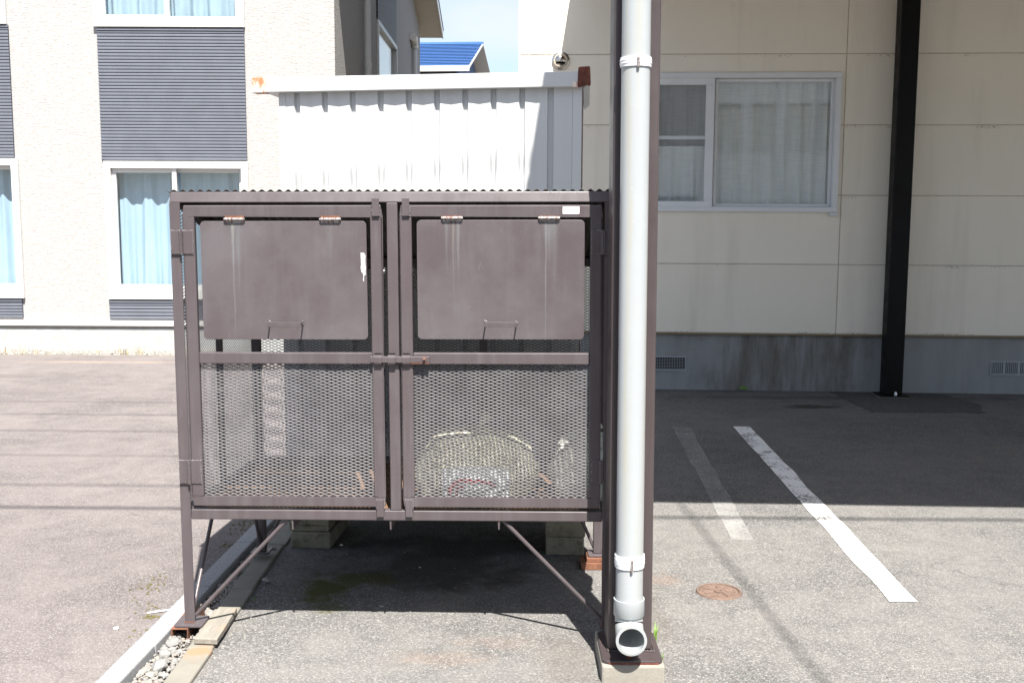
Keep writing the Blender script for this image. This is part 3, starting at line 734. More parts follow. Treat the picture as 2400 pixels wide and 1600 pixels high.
# ------------------------------------------------------------------ cream house on the left
HY = G(50, 822, LZ).y
HM = Matrix.Translation((0, HY, 0)); Hh = Frame(HM)
house = thing('cream_house', HM, 'cream two storey house with navy ribbed panels and white windows', 'house')
hx1 = Hh.u(784, 80); hx0 = -9.5; HD = 10.6; EAVE = 5.35
hw = Hh.w; hu = Hh.u
zb = hw(200, 763); 
P1 = (hu(233, 200), hu(577, 250))                               # main panel / windows
PL = hu(27, 200)                                                # right edge of the left panel
Wl = [(P1[0] + .02, P1[1] + .01, hw(400, 701), hw(400, 379)), (P1[0] - .03, P1[1] + .01, hw(400, 65), hw(400, 65) + 1.25),
      (PL - 1.75, PL + .04, hw(20, 698), hw(20, 372)), (PL - 1.75, PL - .01, hw(10, 58), hw(10, 58) + 1.25)]
holes = [(a + .03, b - .03, c + .03, d - .03) for a, b, c, d in Wl]
side_win = [on_plane(883, 100, (hx1, 0, 0), (1, 0, 0)).y - HY, on_plane(927, 120, (hx1, 0, 0), (1, 0, 0)).y - HY]
sz1 = on_plane(905, 78, (hx1, 0, 0), (1, 0, 0)).z; sz0 = sz1 - 1.35
mb = MB(); wall_faces(mb, hx0, hx1, zb - .02, EAVE + .4, holes, 0, .14)
mb.box(hx0, hx0 + .14, .141, HD, zb, EAVE + .4); mb.box(hx0, hx1 - .2, HD + .001, HD + .14, zb, EAVE + .4)
clean_build(mb, 'wall', M_cream, house)
# gable side wall towards the right
SM = Matrix(((0, -1, 0, hx1), (1, 0, 0, .141), (0, 0, 1, 0), (0, 0, 0, 1)))
mb = MB(); wall_faces(mb, 0, HD, zb - .02, EAVE + .02, [(side_win[0] - .141, side_win[1] - .141, sz0, sz1)], 0, .14)
mb.prism([(0, EAVE + .02), (HD, EAVE + .02), (HD / 2, EAVE + 1.25)], 0, .14)
o = clean_build(mb, 'side_wall', M_cream, house); o.matrix_local = SM
sw = box_frame(MB(), side_win[0] - .141 + .0, side_win[1] - .141, sz0, sz1, .06, -.03, .08).build('side_window', M_white, house); sw.matrix_local = SM
MB().box(side_win[0] - .141 + .06, side_win[1] - .141 - .06, .02, .03, sz0 + .06, sz1 - .06).build('pane', M_glass2, sw)
MB().box(side_win[0] - .141 + .02, side_win[1] - .141 - .02, .09, .12, sz0 + .02, sz1 - .02).build('blind', M_curtsheer, sw)
def ribs(name, x0, x1, z0, z1, parent, M=None, y=-.022, pitch=.0345):
    n = max(2, round((z1 - z0) / pitch)); p = (z1 - z0) / n; prof = []
    for i in range(n):
        z = z0 + i * p
        prof += [(-.004, z), (y + .004, z + p * .10), (y, z + p * .2), (y, z + p * .72), (y + .006, z + p * .88), (-.004, z + p * .93)]
    prof.append((-.004, z1))
    mb = MB(); m = len(prof)
    mb.add([(x0, a, b) for a, b in prof] + [(x1, a, b) for a, b in prof], [(i, m + i, m + i + 1, i + 1) for i in range(m - 1)])
    mb.box(x0, x1, -.003, .004, z0, z1)
    o = mb.build(name, M_navy, parent)
    if M is not None: o.matrix_local = M
    return o
ribs('ribbed_panel', P1[0], P1[1], hw(400, 377) + .003, hw(400, 72), house)
ribs('ribbed_panel', P1[0] + .02, P1[1], hw(300, 748), hw(300, 708), house)
ribs('ribbed_panel', PL - 1.7, PL, hw(20, 371) + .003, hw(20, 64), house)
ribs('ribbed_panel', PL - 1.7, PL + .01, hw(20, 744), hw(20, 703), house)
ribs('ribbed_panel', side_win[0] - .16, side_win[1] - .12, sz1 + .012, EAVE + .7, house, SM, pitch=.05)
for a, b, z in ((P1[0], P1[1], hw(400, 68)), (P1[0] + .02, P1[1], hw(300, 704)), (PL - 1.7, PL, hw(20, 60)), (PL - 1.7, PL + .01, hw(20, 700))):
    MB().box(a, b, -.03, .0, z - .022, z).build('drip_flashing', M_navy, house)
MB().box(hx0, hx1 + .02, -.035, .0, hw(200, 762), hw(200, 750)).build('base_flashing', M_white, house)
MB().box(hx0, hx1 + .0, -.005, .3, -.05, zb - .025).build('plinth', M_houseplinth, house)
MB().box(hx1 - .3, hx1 - .002, .301, HD, -.05, zb - .025).build('plinth', M_houseplinth, house)
def house_window(i, a, b, z0, z1, sill, cmat, cseed, cy=.17):
    t = .085
    w = box_frame(MB(), a, b, z0, z1, .075, -.045, .10, sill).build('window', M_white, house, bevel=.004)
    m = (a + b) / 2 - .01
    box_frame(MB(), a + .076, m, z0 + sill, z1 - .076, .045, .0, .04).build('sash', M_white, w, bevel=.003)
    MB().box(a + .12, m - .044, .016, .022, z0 + sill + .045, z1 - .12).build('pane', M_glass2, w)
    box_frame(MB(), m - .04, b - .076, z0 + sill, z1 - .076, .04, .045, .08).build('sash', M_white, w, bevel=.003)
    MB().box(m - .0, b - .116, .058, .064, z0 + sill + .04, z1 - .116).build('pane', M_glass2, w)
    MB().box(m - .035, m + .01, -.02, -.001, z0 + sill, z1 - .076).build('meeting_stile', M_white, w)
    curtain('curtain', a + .03, b - .03, z0 + sill * .6, z1 - .06, cy, .035, 7, cmat, w, cseed)
    return w
house_window(0, *Wl[0], .115, M_curtblue, 1)
house_window(1, *Wl[1], .085, M_curtsheer, 3)
house_window(2, *Wl[2], .115, M_curtblue, 5)
house_window(3, *Wl[3], .085, M_curtsheer, 2)
# gable roof
OV = .42
pitch_z = 1.25 / (HD / 2 + .14)
def rz(v): return EAVE + .03 + (HD / 2 + .14 - abs(v - HD / 2 - .14)) * pitch_z
for k, (va, vb) in enumerate(((-.5, HD / 2 + .14), (HD / 2 + .14, HD + .78))):
    M = None; mb = MB(); za = rz(va); zc = rz(vb)
    mb.add([(hx0 - .4, va, za), (hx1 + OV, va, za), (hx1 + OV, vb, zc), (hx0 - .4, vb, zc), (hx0 - .4, va, za + .14), (hx1 + OV, va, za + .14), (hx1 + OV, vb, zc + .14), (hx0 - .4, vb, zc + .14)],
           [(3, 2, 1, 0), (4, 5, 6, 7), (0, 1, 5, 4), (1, 2, 6, 5), (2, 3, 7, 6), (3, 0, 4, 7)])
    rf = mb.build('roof', M_soffit, house)
    mb = MB(); e = .03
    mb.add([(hx0 - .42, va - .02, za + .143), (hx1 + OV + e, va - .02, za + .143), (hx1 + OV + e, vb, zc + .143), (hx0 - .42, vb, zc + .143), (hx0 - .42, va - .02, za + .19), (hx1 + OV + e, va - .02, za + .19), (hx1 + OV + e, vb, zc + .19), (hx0 - .42, vb, zc + .19)],
           [(3, 2, 1, 0), (4, 5, 6, 7), (0, 1, 5, 4), (1, 2, 6, 5), (2, 3, 7, 6), (3, 0, 4, 7)])
    mb.build('roofing', M_roofblack, rf)
    mb = MB()
    mb.add([(hx1 + OV + .002, va, za - .02), (hx1 + OV + .022, va, za - .02), (hx1 + OV + .022, vb, zc - .02), (hx1 + OV + .002, vb, zc - .02), (hx1 + OV + .002, va, za + .141), (hx1 + OV + .022, va, za + .141), (hx1 + OV + .022, vb, zc + .141), (hx1 + OV + .002, vb, zc + .141)],
           [(3, 2, 1, 0), (4, 5, 6, 7), (0, 1, 5, 4), (1, 2, 6, 5), (2, 3, 7, 6), (3, 0, 4, 7)])
    mb.build('verge_board', M_white, rf)
# side downpipes
for px_, py_, elbow in ((861, 100, False), (972, 150, True)):
    q = on_plane(px_, py_, (hx1 + .06, 0, 0), (1, 0, 0)); v = q.y - HY
    top = EAVE + .9 if not elbow else on_plane(972, 112, (hx1 + .06, 0, 0), (1, 0, 0)).z
    pts = [(hx1 + .06, v, LZ), (hx1 + .06, v, top)]
    d = MB().tube(pts, .045, 14).build('side_downpipe', M_white, house, smooth=True)
    MB().tube([(hx1 + .06, v, 3.4), (hx1 + .06, v, 3.48)], .052, 14).build('joint', M_white, d, smooth=True)
    if elbow:
        MB().tube([(hx1 + .06, v, top - .02), (hx1 + .06, v, top + .05), (hx1 + .06, v - .08, top + .13), (hx1 + .06, v - .35, top + .14)], .07, 14).build('elbow', M_trim, d, smooth=True)
# gravel border along the house with weeds
struct(MB().box(-12, -1.3, 11.42, HY + .2, -.05, LZ - .012).build('house_border_soil', M_soil))
mb = MB(); rng = random.Random(11)
for i in range(2400):
    rock(mb, (rng.uniform(-6.4, -3.3), rng.uniform(11.45, HY - .02), LZ - .004 + rng.uniform(0, .012)), rng.uniform(.012, .026), .7, rng)
tag(mb.build('border_gravel', M_gravel), 'pale gravel strip along the foot of the cream house', 'gravel', kind='stuff')
MB().box(-9, -1.3, 11.40, 11.43, -.04, LZ + .006).build('border_edge', M_conc)['kind'] = 'structure'
def blades(mb, c, n, h, spread, rng):
    for i in range(n):
        a = rng.uniform(0, 6.28); l = h * rng.uniform(.5, 1.1); w = l * .035 + .0012
        dx, dy = math.cos(a), math.sin(a); b = Vector(c) + Vector((dx, dy, 0)) * rng.uniform(0, spread)
        k = rng.uniform(.15, .6) * l
        p = [b, b + Vector((dx * k * .35, dy * k * .35, l * .6)), b + Vector((dx * k, dy * k, l))]
        s = Vector((-dy, dx, 0)) * w
        mb.add([p[0] - s, p[0] + s, p[1] + s * .8, p[1] - s * .8, p[2]], [(0, 1, 2, 3), (3, 2, 4)])
mb = MB()
for i in range(22):
    blades(mb, (rng.uniform(-6.2, -3.4), 11.43 + rng.random() * .1, LZ), rng.randint(2, 7), rng.uniform(.03, .12), .05, rng)
tag(mb.build('border_weeds', M_dry), 'thin dry weeds along the edge of the house gravel', 'weeds', kind='stuff')

# ------------------------------------------------------------------ blue roofed house far behind
b0 = on_plane(1101, 156, (0, 34, 0), (0, 1, 0)); BM = Matrix.Translation((b0.x, 34, 0)) @ Matrix.Rotation(R(-6), 4, 'Z')
Bf = Frame(BM); bh = thing('blue_house', BM, 'distant house with a bright blue metal roof', 'house')
ez = Bf.w(1040, 160); rdz = Bf.w(1080, 103, 3.2) ; 
MB().box(-7, -.45, .45, 6.0, 0, ez - .12).build('wall', M_bluewall, bh)
mb = MB(); mb.prism([(-.5, ez - .121), (-.44, ez - .121), (-.44, ez), (-.5, ez)], .45, 6)
mb.add([(-.46, .45, ez - .13), (-.46, 6.0, ez - .13), (-.46, 3.2, rdz - .1)], [(0, 1, 2)])
mb.build('gable', M_bluewall, bh)
MB().box(-1.0, -.86, .43, .449, 0, ez - .13).build('corner_trim', M_white, bh)
def slope(name, va, za, vb, zb_, x0, x1, t, mat, dz=0.0):
    return MB().add([(x0, va, za + dz), (x1, va, za + dz), (x1, vb, zb_ + dz), (x0, vb, zb_ + dz), (x0, va, za + dz + t), (x1, va, za + dz + t), (x1, vb, zb_ + dz + t), (x0, vb, zb_ + dz + t)],
        [(3, 2, 1, 0), (4, 5, 6, 7), (0, 1, 5, 4), (1, 2, 6, 5), (2, 3, 7, 6), (3, 0, 4, 7)]).build(name, mat, bh)
slope('roof', 0, ez, 3.2, rdz - .06, -7.3, .0, .05, M_white)
slope('roof', 3.2, rdz - .06, 6.4, ez, -7.3, .0, .05, M_white)
nst = 15
for i in range(nst):                                             # lapped roof courses
    a, b = i / nst, (i + 1) / nst
    z0_, z1_ = ez + .055 + (rdz - .06 - ez) * a, ez + .055 + (rdz - .06 - ez) * b
    slope('roof_course', 3.2 * a - .02, z0_ + .035, 3.2 * b, z1_ + .004, -7.3, -.03, .012, M_blueroof)
slope('back_roofing', 3.21, rdz, 6.42, ez + .06, -7.3, -.03, .03, M_blueroof)
MB().box(-7.3, -.01, -.06, .0, ez - .10, ez + .07).build('gutter_board', M_white, bh)
MB().box(-7.3, .0, 3.14, 3.26, rdz - .02, rdz + .05).build('ridge_cap', M_blueroof, bh)

# ------------------------------------------------------------------ white sheet metal shed behind the cage
ShM = Matrix.Translation((-.42, 4.815, 0)) @ Matrix.Rotation(R(-4.0), 4, 'Z')
S = Frame(ShM)
shed = thing('storage_shed', ShM, 'white ribbed steel storage shed with rusty roof corners behind the cage', 'shed')
sx0, sx1 = S.u(653, 225), S.u(1366, 215); SB = .185; ST = S.w(1000, 200); SD = .92
per = 64.7 / F * 4.86; gw = 14.5 / F * 4.86; gd = .017
g0 = S.u(690, 300)                                               # first groove
# each wall panel: groove on its left, then a faintly creased flat
def panel_prof(x, w, first=True):
    return [(x, 0), (x + .007, gd), (x + gw - .007, gd), (x + gw, 0), (x + gw + (w - gw) / 2, .004), (x + w, 0)]
def vsheet(prof, z0, z1, back=.02):
    n = len(prof); mb = MB()
    vs = [(a, b, z0) for a, b in prof] + [(a, b, z1) for a, b in prof]
    mb.add(vs, [(i, i + 1, n + i + 1, n + i) for i in range(n - 1)])
    return mb
base = vsheet(panel_prof(0, per), SB, ST + .01).build('wall_panel', M_shed, shed); base.location = (g0, 0, 0)
k = 1
while g0 + per * (k + 1) < sx1 - .03:
    copy_obj(base, shed, (g0 + per * k, 0, 0)); k += 1
xe = g0 + per * k
vsheet([(sx0, .0), (sx0 + .030, 0), (sx0 + .031, .002), (g0, 0)], SB, ST + .01).build('corner_panel', M_shed, shed)
mb = vsheet([(xe, 0), (xe + .003, gd), (xe + gw - .003, gd), (xe + gw, 0), (sx1 - .045, 0)] if sx1 - .045 > xe + gw else [(xe, 0), (sx1 - .045, 0)], SB, ST + .01)
mb.build('corner_panel', M_shed, shed)
MB().box(sx1 - .0448, sx1, -.003, .04, SB, ST + .01).build('corner_post', M_shed, shed, bevel=.004)
MB().box(sx1 - .003, sx1 + .002, -.0035, .03, SB, ST - .02).build('rusty_corner_edge', M_rustiron, shed)
MB().box(sx0 + .001, sx0 + .02, .003, SD, SB, ST + .01).build('side_wall', M_shed, shed)
MB().box(sx1 - .02, sx1 - .001, .041, SD, SB, ST + .01).build('side_wall', M_shed, shed)
MB().box(sx0 + .021, sx1 - .021, SD - .02, SD, SB, ST + .01).build('back_wall', M_shed, shed)
MB().box(sx0 + .002, sx1 - .002, .016, SD - .021, SB - .02, SB + .01).build('floor', M_shed, shed)
# fascia gutter along the front, tilted a little to the left, rusty end caps
fl, fr_ = S.at(590, 200, -.035), S.at(1360, 186, -.035)
ftilt = math.atan2(S.w(1355, 169, -.035) - S.w(600, 184, -.035), S.u(1355, 169, -.035) - S.u(600, 184, -.035))
FM = Matrix.Translation((fl.x, 0, S.w(592, 200, -.035))) @ Matrix.Rotation(-ftilt, 4, 'Y')
fh = .0325; flen = (fr_.x - fl.x)
f = MB().box(.062, flen, -.036, .03, -fh, fh).build('roof_fascia', M_shed, shed, bevel=.004); f.matrix_local = FM
f2 = MB().box(0, .0618, -.038, .032, -fh - .001, fh + .001).build('rusty_end_cap', M_shedrust, shed, bevel=.004); f2.matrix_local = FM
f3 = MB().prism([(flen - .012, -fh - .002), (flen + .046, -fh + .012), (flen + .043, fh + .020), (flen - .008, fh + .018)], -.044, .05).build('rusty_end_cap', M_rustdark, shed, bevel=.006); f3.matrix_local = FM
f4 = MB().box(flen - .034, flen - .0125, -.0372, .029, -fh - .0015, -fh * .35).build('rust_patch', M_shedrust, shed); f4.matrix_local = FM
MB().prism([(sx0 - .03, ST + .004), (sx0 + .03, ST - .022), (sx0 + .03, ST + .004)], -.03, SD).build('eave_bracket', M_shed, shed)
rf = MB().box(-.0, flen + .02, .033, SD + .1, -.01, fh - .006).build('roof', M_shed, shed); rf.matrix_local = FM
MB().prism([(sx1 + .0025, ST - .02), (sx1 + .03, ST + .004), (sx1 + .0025, ST + .004)], -.005, SD).build('eave_bracket', M_shed, shed)
# block stacks carrying the shed
def block(name, M, x0, x1, y0, y1, z0, z1, mat, label, grp):
    mb = MB().box(x0, x1, y0, y1, z0, z1); o = mb.build(name, mat, None, bevel=.006); o.matrix_world = M
    return tag(o, label, 'concrete block', grp)
for (xa, xb, ya, yb_, za, zb2, lab) in [
    (681, 774, 1216, 1290, 0, .078, 'thick bottom concrete block of the left stack under the shed'),
    (677, 771, 1216, 1290, .079, .108, 'thin concrete slab in the middle of the left stack under the shed'),
    (676, 771, 1216, 1290, .109, .160, 'top concrete block of the left stack under the shed'),
    (1279, 1369, 1216, 1300, 0, .085, 'mossy bottom concrete block of the right stack under the shed'),
    (1278, 1372, 1216, 1300, .086, .160, 'cracked top concrete block of the right stack under the shed')]:
    v = -.012 if za == 0 else random.uniform(-.016, .0)
    block('concrete_block', ShM, S.u(xa, 1250, v), S.u(xb, 1250, v), v, v + .39, za, zb2 + (.004 if zb2 > .15 else 0), M_concmoss, lab, 'concrete blocks under the shed')

# ------------------------------------------------------------------ the refuse cage
fp = G(431, 1462, .043)
CGM = Matrix.Translation((fp.x, fp.y, 0)) @ Matrix.Rotation(R(-1.5), 4, 'Z') @ Matrix.Rotation(-.0055, 4, 'Y')
C = Frame(CGM); cu = C.u; cw = C.w
cage = thing('refuse_cage', CGM, 'brown steel refuse cage on legs with expanded mesh doors and two lids', 'refuse cage')
T = .038; CD = .885
uL = (cu(398, 470) + cu(430, 1440)) / 2; uR = cu(1418, 520) + T
wT1 = cw(900, 448.5); wT0 = cw(900, 474.5); wB1 = cw(900, 1196); wB0 = cw(900, 1219.5); FOOT = .0500
rearT1 = cw(920, 604, CD - T); rearT0 = rearT1 - .038
def bar(name, x0, x1, y0, y1, z0, z1, mat=None, parent=None, bev=.004):
    return MB().box(x0, x1, y0, y1, z0, z1).build(name, mat or M_brown, parent or cage, bevel=bev, seg=3)
def skew(name, p0, p1, t=T, mat=None, parent=None):
    """a square bar from p0 to p1 lying in a plane of constant x"""
    (x, y0, z0), (_, y1, z1) = p0, p1
    return MB().add([(x, y0, z0 - t), (x + t, y0, z0 - t), (x + t, y1, z1 - t), (x, y1, z1 - t), (x, y0, z0), (x + t, y0, z0), (x + t, y1, z1), (x, y1, z1)],
        [(3, 2, 1, 0), (4, 5, 6, 7), (0, 1, 5, 4), (1, 2, 6, 5), (2, 3, 7, 6), (3, 0, 4, 7)]).build(name, mat or M_brown, parent or cage, bevel=.003)
# front frame
MB().add([(uL, 0, wT0), (uR, 0, wT0), (uR, T, wT0), (uL, T, wT0), (uL + .002, .011, wT1), (uR, .011, wT1), (uR, T, wT1), (uL + .002, T, wT1)],
         [(3, 2, 1, 0), (4, 5, 6, 7), (0, 1, 5, 4), (1, 2, 6, 5), (2, 3, 7, 6), (3, 0, 4, 7)]).build('beam', M_brown, cage, bevel=.004, seg=3)
def angle_post(x0, x1, outer_left):
    t_ = .005; z0, z1 = FOOT, wT0 - .0002
    if outer_left: pr = [(x0, .0005), (x1, .0005), (x1, t_), (x0 + t_, t_), (x0 + t_, T), (x0, T)]
    else: pr = [(x0, .0005), (x1, .0005), (x1, T), (x1 - t_, T), (x1 - t_, t_), (x0, t_)]
    return MB().slab(pr, z0, z1).build('post', M_brown, cage, bevel=.0015)
angle_post(uL, uL + T, True)
angle_post(uR - T, uR, False)
cp0, cp1 = cu(905, 480), cu(931, 480)
bar('centre_post', cp0, cp1, .0008, T, wB1 + .0002, wT0 - .0002)
bar('beam', uL + T + .0002, uR - T - .0002, 0, T, wB0, wB1)
# rear frame
rL0 = cu(600, 900, CD - T) - .018; rR1 = uR + .012
bar('post', rL0, rL0 + T, CD - T, CD, FOOT, rearT0)
bar('post', rR1 - T, rR1, CD - T, CD, FOOT, rearT0)
bar('beam', rL0, rR1, CD - T, CD, rearT0 + .0002, rearT1)
bar('beam', rL0 + T, rR1 - T, CD - T, CD, wB0, wB1)
rm = cu(1132, 810, CD - T)
bar('rear_post', rm - .016, rm + .016, CD - T + .002, CD - .002, wB1, rearT0)
# sides
for sx_ in (0, 1):
    xa = uL + .001 if sx_ == 0 else uR - T - .001; xb = rL0 + .001 if sx_ == 0 else rR1 - T - .001
    k = (CD - 2 * T)
    M = Matrix(((1, (xb - xa) / k, 0, xa - (xb - xa) / k * T), (0, 1, 0, 0), (0, 0, 1, 0), (0, 0, 0, 1)))
    def sbar(name, y0, y1, za, zb_, t0=T, xo=0.0, w=T):
        vs = []
        for z in (0, 1):
            for y, zz in ((y0, za), (y1, zb_)):
                for x in (xo, xo + w): vs.append(M @ Vector((x, y, zz - t0 + z * t0)))
        return MB().add(vs, [(0, 2, 3, 1), (4, 5, 7, 6), (0, 1, 5, 4), (2, 6, 7, 3), (0, 4, 6, 2), (1, 3, 7, 5)]).build(name, M_brown, cage, bevel=.003)
    sbar('side_beam', T + .0005, CD - T - .0005, wT1 - .004, rearT1 - .004)
    sbar('side_beam', T + .0005, CD - T - .0005, wB1, wB1, wB1 - wB0)
    ym = .40; zt = wT1 - .005 + (rearT1 - wT1) * (ym - T) / k - T
    vs = [M @ Vector((x, y, z)) for z in (wB1 + .0005, zt) for y in (ym, ym + .018) for x in (.006, .028)]
    MB().add(vs, [(0, 2, 3, 1), (4, 5, 7, 6), (0, 1, 5, 4), (2, 6, 7, 3), (0, 4, 6, 2), (1, 3, 7, 5)]).build('side_post', M_brown, cage)

# expanded metal
def expanded(name, fn, W, H, parent, L=.0305, Sd=.0122, wd=.0031, th=.00045, clip=None):
    """diamond mesh in a panel W x H; fn(a, b, c) maps along, up, outwards to local space"""
    mb = MB(); nx = int(W / (L / 2)); nk = int(H / (Sd / 2)); ox = (W - nx * L / 2) / 2
    for k in range(nk):
        run = []
        for i in range(nx + 1):
            lev = k + ((i + k) % 2)
            a = ox + i * L / 2; b = lev * Sd / 2
            ok = clip is None or b < clip(a)
            kn = 1.0
            run.append((a, b, ok))
        base_i = None
        for i in range(nx + 1):
            a, b, ok = run[i]
            if not ok: base_i = None; continue
            n0 = len(mb.v); q_ = Vector((a * 7, b * 7, W * 31))
            wob = Vector((mnoise.noise(q_) * .0016, mnoise.noise(q_ + Vector((9, 0, 0))) * .0012, mnoise.noise(q_ * .6 + Vector((0, 9, 0))) * .006))
            # flattened strand tilted: low edge forward, high edge back
            for da, db in ((-wd * .5, -th), (wd * .5, wd * .6 - th), (wd * .5, wd * .6 + th), (-wd * .5, th)):
                mb.v.append(tuple(fn(a + wob.x, b + db + wob.y, da + wob.z)))
            if base_i is not None:
                for q in range(4):
                    mb.f.append((base_i + q, base_i + (q + 1) % 4, n0 + (q + 1) % 4, n0 + q))
            base_i = n0
    me = bpy.data.meshes.new(name); me.from_pydata(mb.v, [], mb.f); me.materials.append(M_mesh)
    bm = bmesh.new(); bm.from_mesh(me); bmesh.ops.recalc_face_normals(bm, faces=bm.faces); bm.to_mesh(me); bm.free()
    o = bpy.data.objects.new(name, me); COL.objects.link(o); o.parent = parent
    return o
expanded('mesh_panel', lambda a, b, c: (rL0 + .02 + a, CD - T * .5 + c, wB0 + .01 + b), rR1 - rL0 - .04, rearT1 - wB0 - .03, cage)
for sx_ in (0, 1):
    xa = uL + .006 if sx_ == 0 else uR - .010; xb = rL0 + .006 if sx_ == 0 else rR1 - .010
    sg = -1 if sx_ == 0 else 1
    expanded('mesh_panel', lambda a, b, c, xa=xa, xb=xb, sg=sg: (xa + (xb - xa) * a / CD - sg * c * -1, .02 + a, wB0 + .012 + b), CD - .04, wT1 - wB0 - .03, cage,
             clip=lambda a: wT1 - .02 + (rearT1 - wT1) * a / (CD - T) - wB0 - .012)
# corrugated roof sheet, falling towards the back
pitch_c = .0313; nw = int((uR - uL + .03) / pitch_c)
def cor(s, t):
    x = uL - .012 + s * nw * pitch_c; y = .010 + t * (CD - .016 + .128 + (uR - x) * .045)
    z0 = wT1 + .0055 + (rearT1 - wT1) * max(0, (y - 0)) / (CD - T)
    return (x, y, z0 + .0045 * math.cos(2 * math.pi * s * nw + .6))
ro = MB().grid(cor, nw * 10, 3).build('roof_sheet', M_sheet, cage, smooth='all')
sm = ro.modifiers.new('thick', 'SOLIDIFY'); sm.thickness = .0012; sm.offset = 1
# floor and joists
MB().box(uL + T + .006, uR - T - .004, T + .016, CD - T - .03, wB0 + .012, wB0 + .024).build('floor_board', M_plywood, cage)
for px_ in (685, 915, 1169):
    x = cu(px_, 1230)
    MB().prism([(x - .0022, cw(px_, 1240)), (x + .0026, cw(px_, 1242)), (x + .003, wB0 - .0002), (x - .003, wB0 - .0002)], .004, CD - .01).build('joist', M_brown, cage)
# braces
def rod(p0, p1, r=.0075, name='brace'):
    return MB().tube([p0, p1], r, 12).build(name, M_brown, cage, smooth=True)
def Cp(x, y, v): p = C.at(x, y, v); return (p.x, v, p.z)
rod((uL + T - .002, .018, FOOT + .022), Cp(674, 1216, .018))
rod((uR - T + .002, .018, FOOT + .022), Cp(1178, 1217, .018))
rod((uL + .020, T - .003, FOOT + .03), (uL + .024, .36, wB0 + .004))
rod((rL0 + .018, CD - T + .004, FOOT + .03), (rL0 + .012, CD - .22, wB0 + .004))
rod((rR1 - T + .004, CD - .018, FOOT + .022), (rR1 - .20, CD - .018, wB0 + .004))
rod((rL0 + T - .004, CD - .018, FOOT + .022), (rL0 + .24, CD - .018, wB0 + .004))
# feet
def foot(x, y, s=.052, name='foot_plate'):
    pts = []
    for cx_, cy_, a0 in ((x + s - .01, y - s + .01, -90), (x + s - .01, y + s - .01, 0), (x - s + .01, y + s - .01, 90), (x - s + .01, y - s + .01, 180)):
        for k in range(4): a = R(a0 + k * 30); pts.append((cx_ + .01 * math.cos(a), cy_ + .01 * math.sin(a)))
    return MB().slab(pts, FOOT - .009, FOOT - .0003).build(name, M_brown, cage, bevel=.002)
foot(uL + .020, .022); foot(uR - .012, .022, .035); foot(rL0 + .016, CD - .02, .042); foot(rR1 - .02, CD - .02, .042)
for x, y in ((uL, -.002), (uR - T, -.002)):
    mb = MB()
    for k in range(14): rock(mb, (x + k * T / 13, y, FOOT + .002), .0032, .7)
    mb.build('weld_bead', M_rust, cage, smooth='all')

# lid paint: same brown, with the pale rain streaks under the hinges and scratches
def lid_mat(name, us, wtop, scr_seed):
    t = NT(name)
    st = t.noise(1.0, 6, .6, t.map((26, 26, 2.2), (scr_seed, 0, 0))); bl = t.noise(4.2, 6, .62, t.map((1, 1, 1), (scr_seed, 3, 1)))
    c = t.mix(t.math('MULTIPLY', t.ramp(bl, [(.38, 0.0), (.66, 1.0)]), .75), (0.071, 0.057, 0.061, 1), (0.102, 0.093, 0.099, 1))
    c = t.mix(t.math('MULTIPLY', t.ramp(st, [(.5, 0.0), (.8, 1.0)]), .3), c, (0.126, 0.118, 0.123, 1))
    sp = t.n('SeparateXYZ', Vector=t.obj)
    for (u0, wdt, ln, amt, colr) in us:
        wob = t.math('MULTIPLY', t.math('SUBTRACT', t.noise(6, 3), .5), .012)
        d = t.math('DIVIDE', t.math('ABSOLUTE', t.math('SUBTRACT', t.math('ADD', sp.outputs[0], wob), u0)), wdt)
        fall = t.math('DIVIDE', t.math('SUBTRACT', wtop, sp.outputs[2]), ln)
        taper = t.math('ADD', d, t.math('MULTIPLY', fall, .75))
        brk = t.ramp(t.noise(1.0, 5, .6, t.map((60, 60, 6))), [(.3, .35), (.7, 1.0)])
        c = t.mix(t.math('MULTIPLY', t.math('MULTIPLY', t.ramp(taper, [(.25, 1.0), (1.0, 0.0)]), brk), amt), c, colr)
    for k, (ang, sc_) in enumerate(((.5, 1.0), (-1.0, 1.3), (1.3, .8))):
        rot = t.map((7 * sc_, 1, 300 * sc_), (scr_seed + k * 3.3, 0, k), t.n('Mapping', Vector=t.obj, Rotation=(0, ang, 0)).outputs[0]).outputs[0]
        s = t.ramp(t.noise(1.0, 1, .4, rot), [(.79, 0.0), (.81, 1.0)])
        c = t.mix(t.math('MULTIPLY', s, .4), c, (0.30, 0.29, 0.29, 1))
    dots = t.ramp(t.noise(1.0, 2, .5, t.map((330, 330, 330), (scr_seed, 0, 0))), [(.745, 0.0), (.765, 1.0)])
    c = t.mix(t.math('MULTIPLY', dots, .5), c, (0.42, 0.41, 0.40, 1))
    return t.done(c, t.ramp(t.noise(7, 4), [(.3, .32), (.75, .5)]), 0, t.bump(t.noise(1.8, 2), .05, .02), Specular_IOR_Level=.5)
PALE = (0.155, 0.165, 0.172, 1); PALEY = (0.19, 0.18, 0.15, 1)

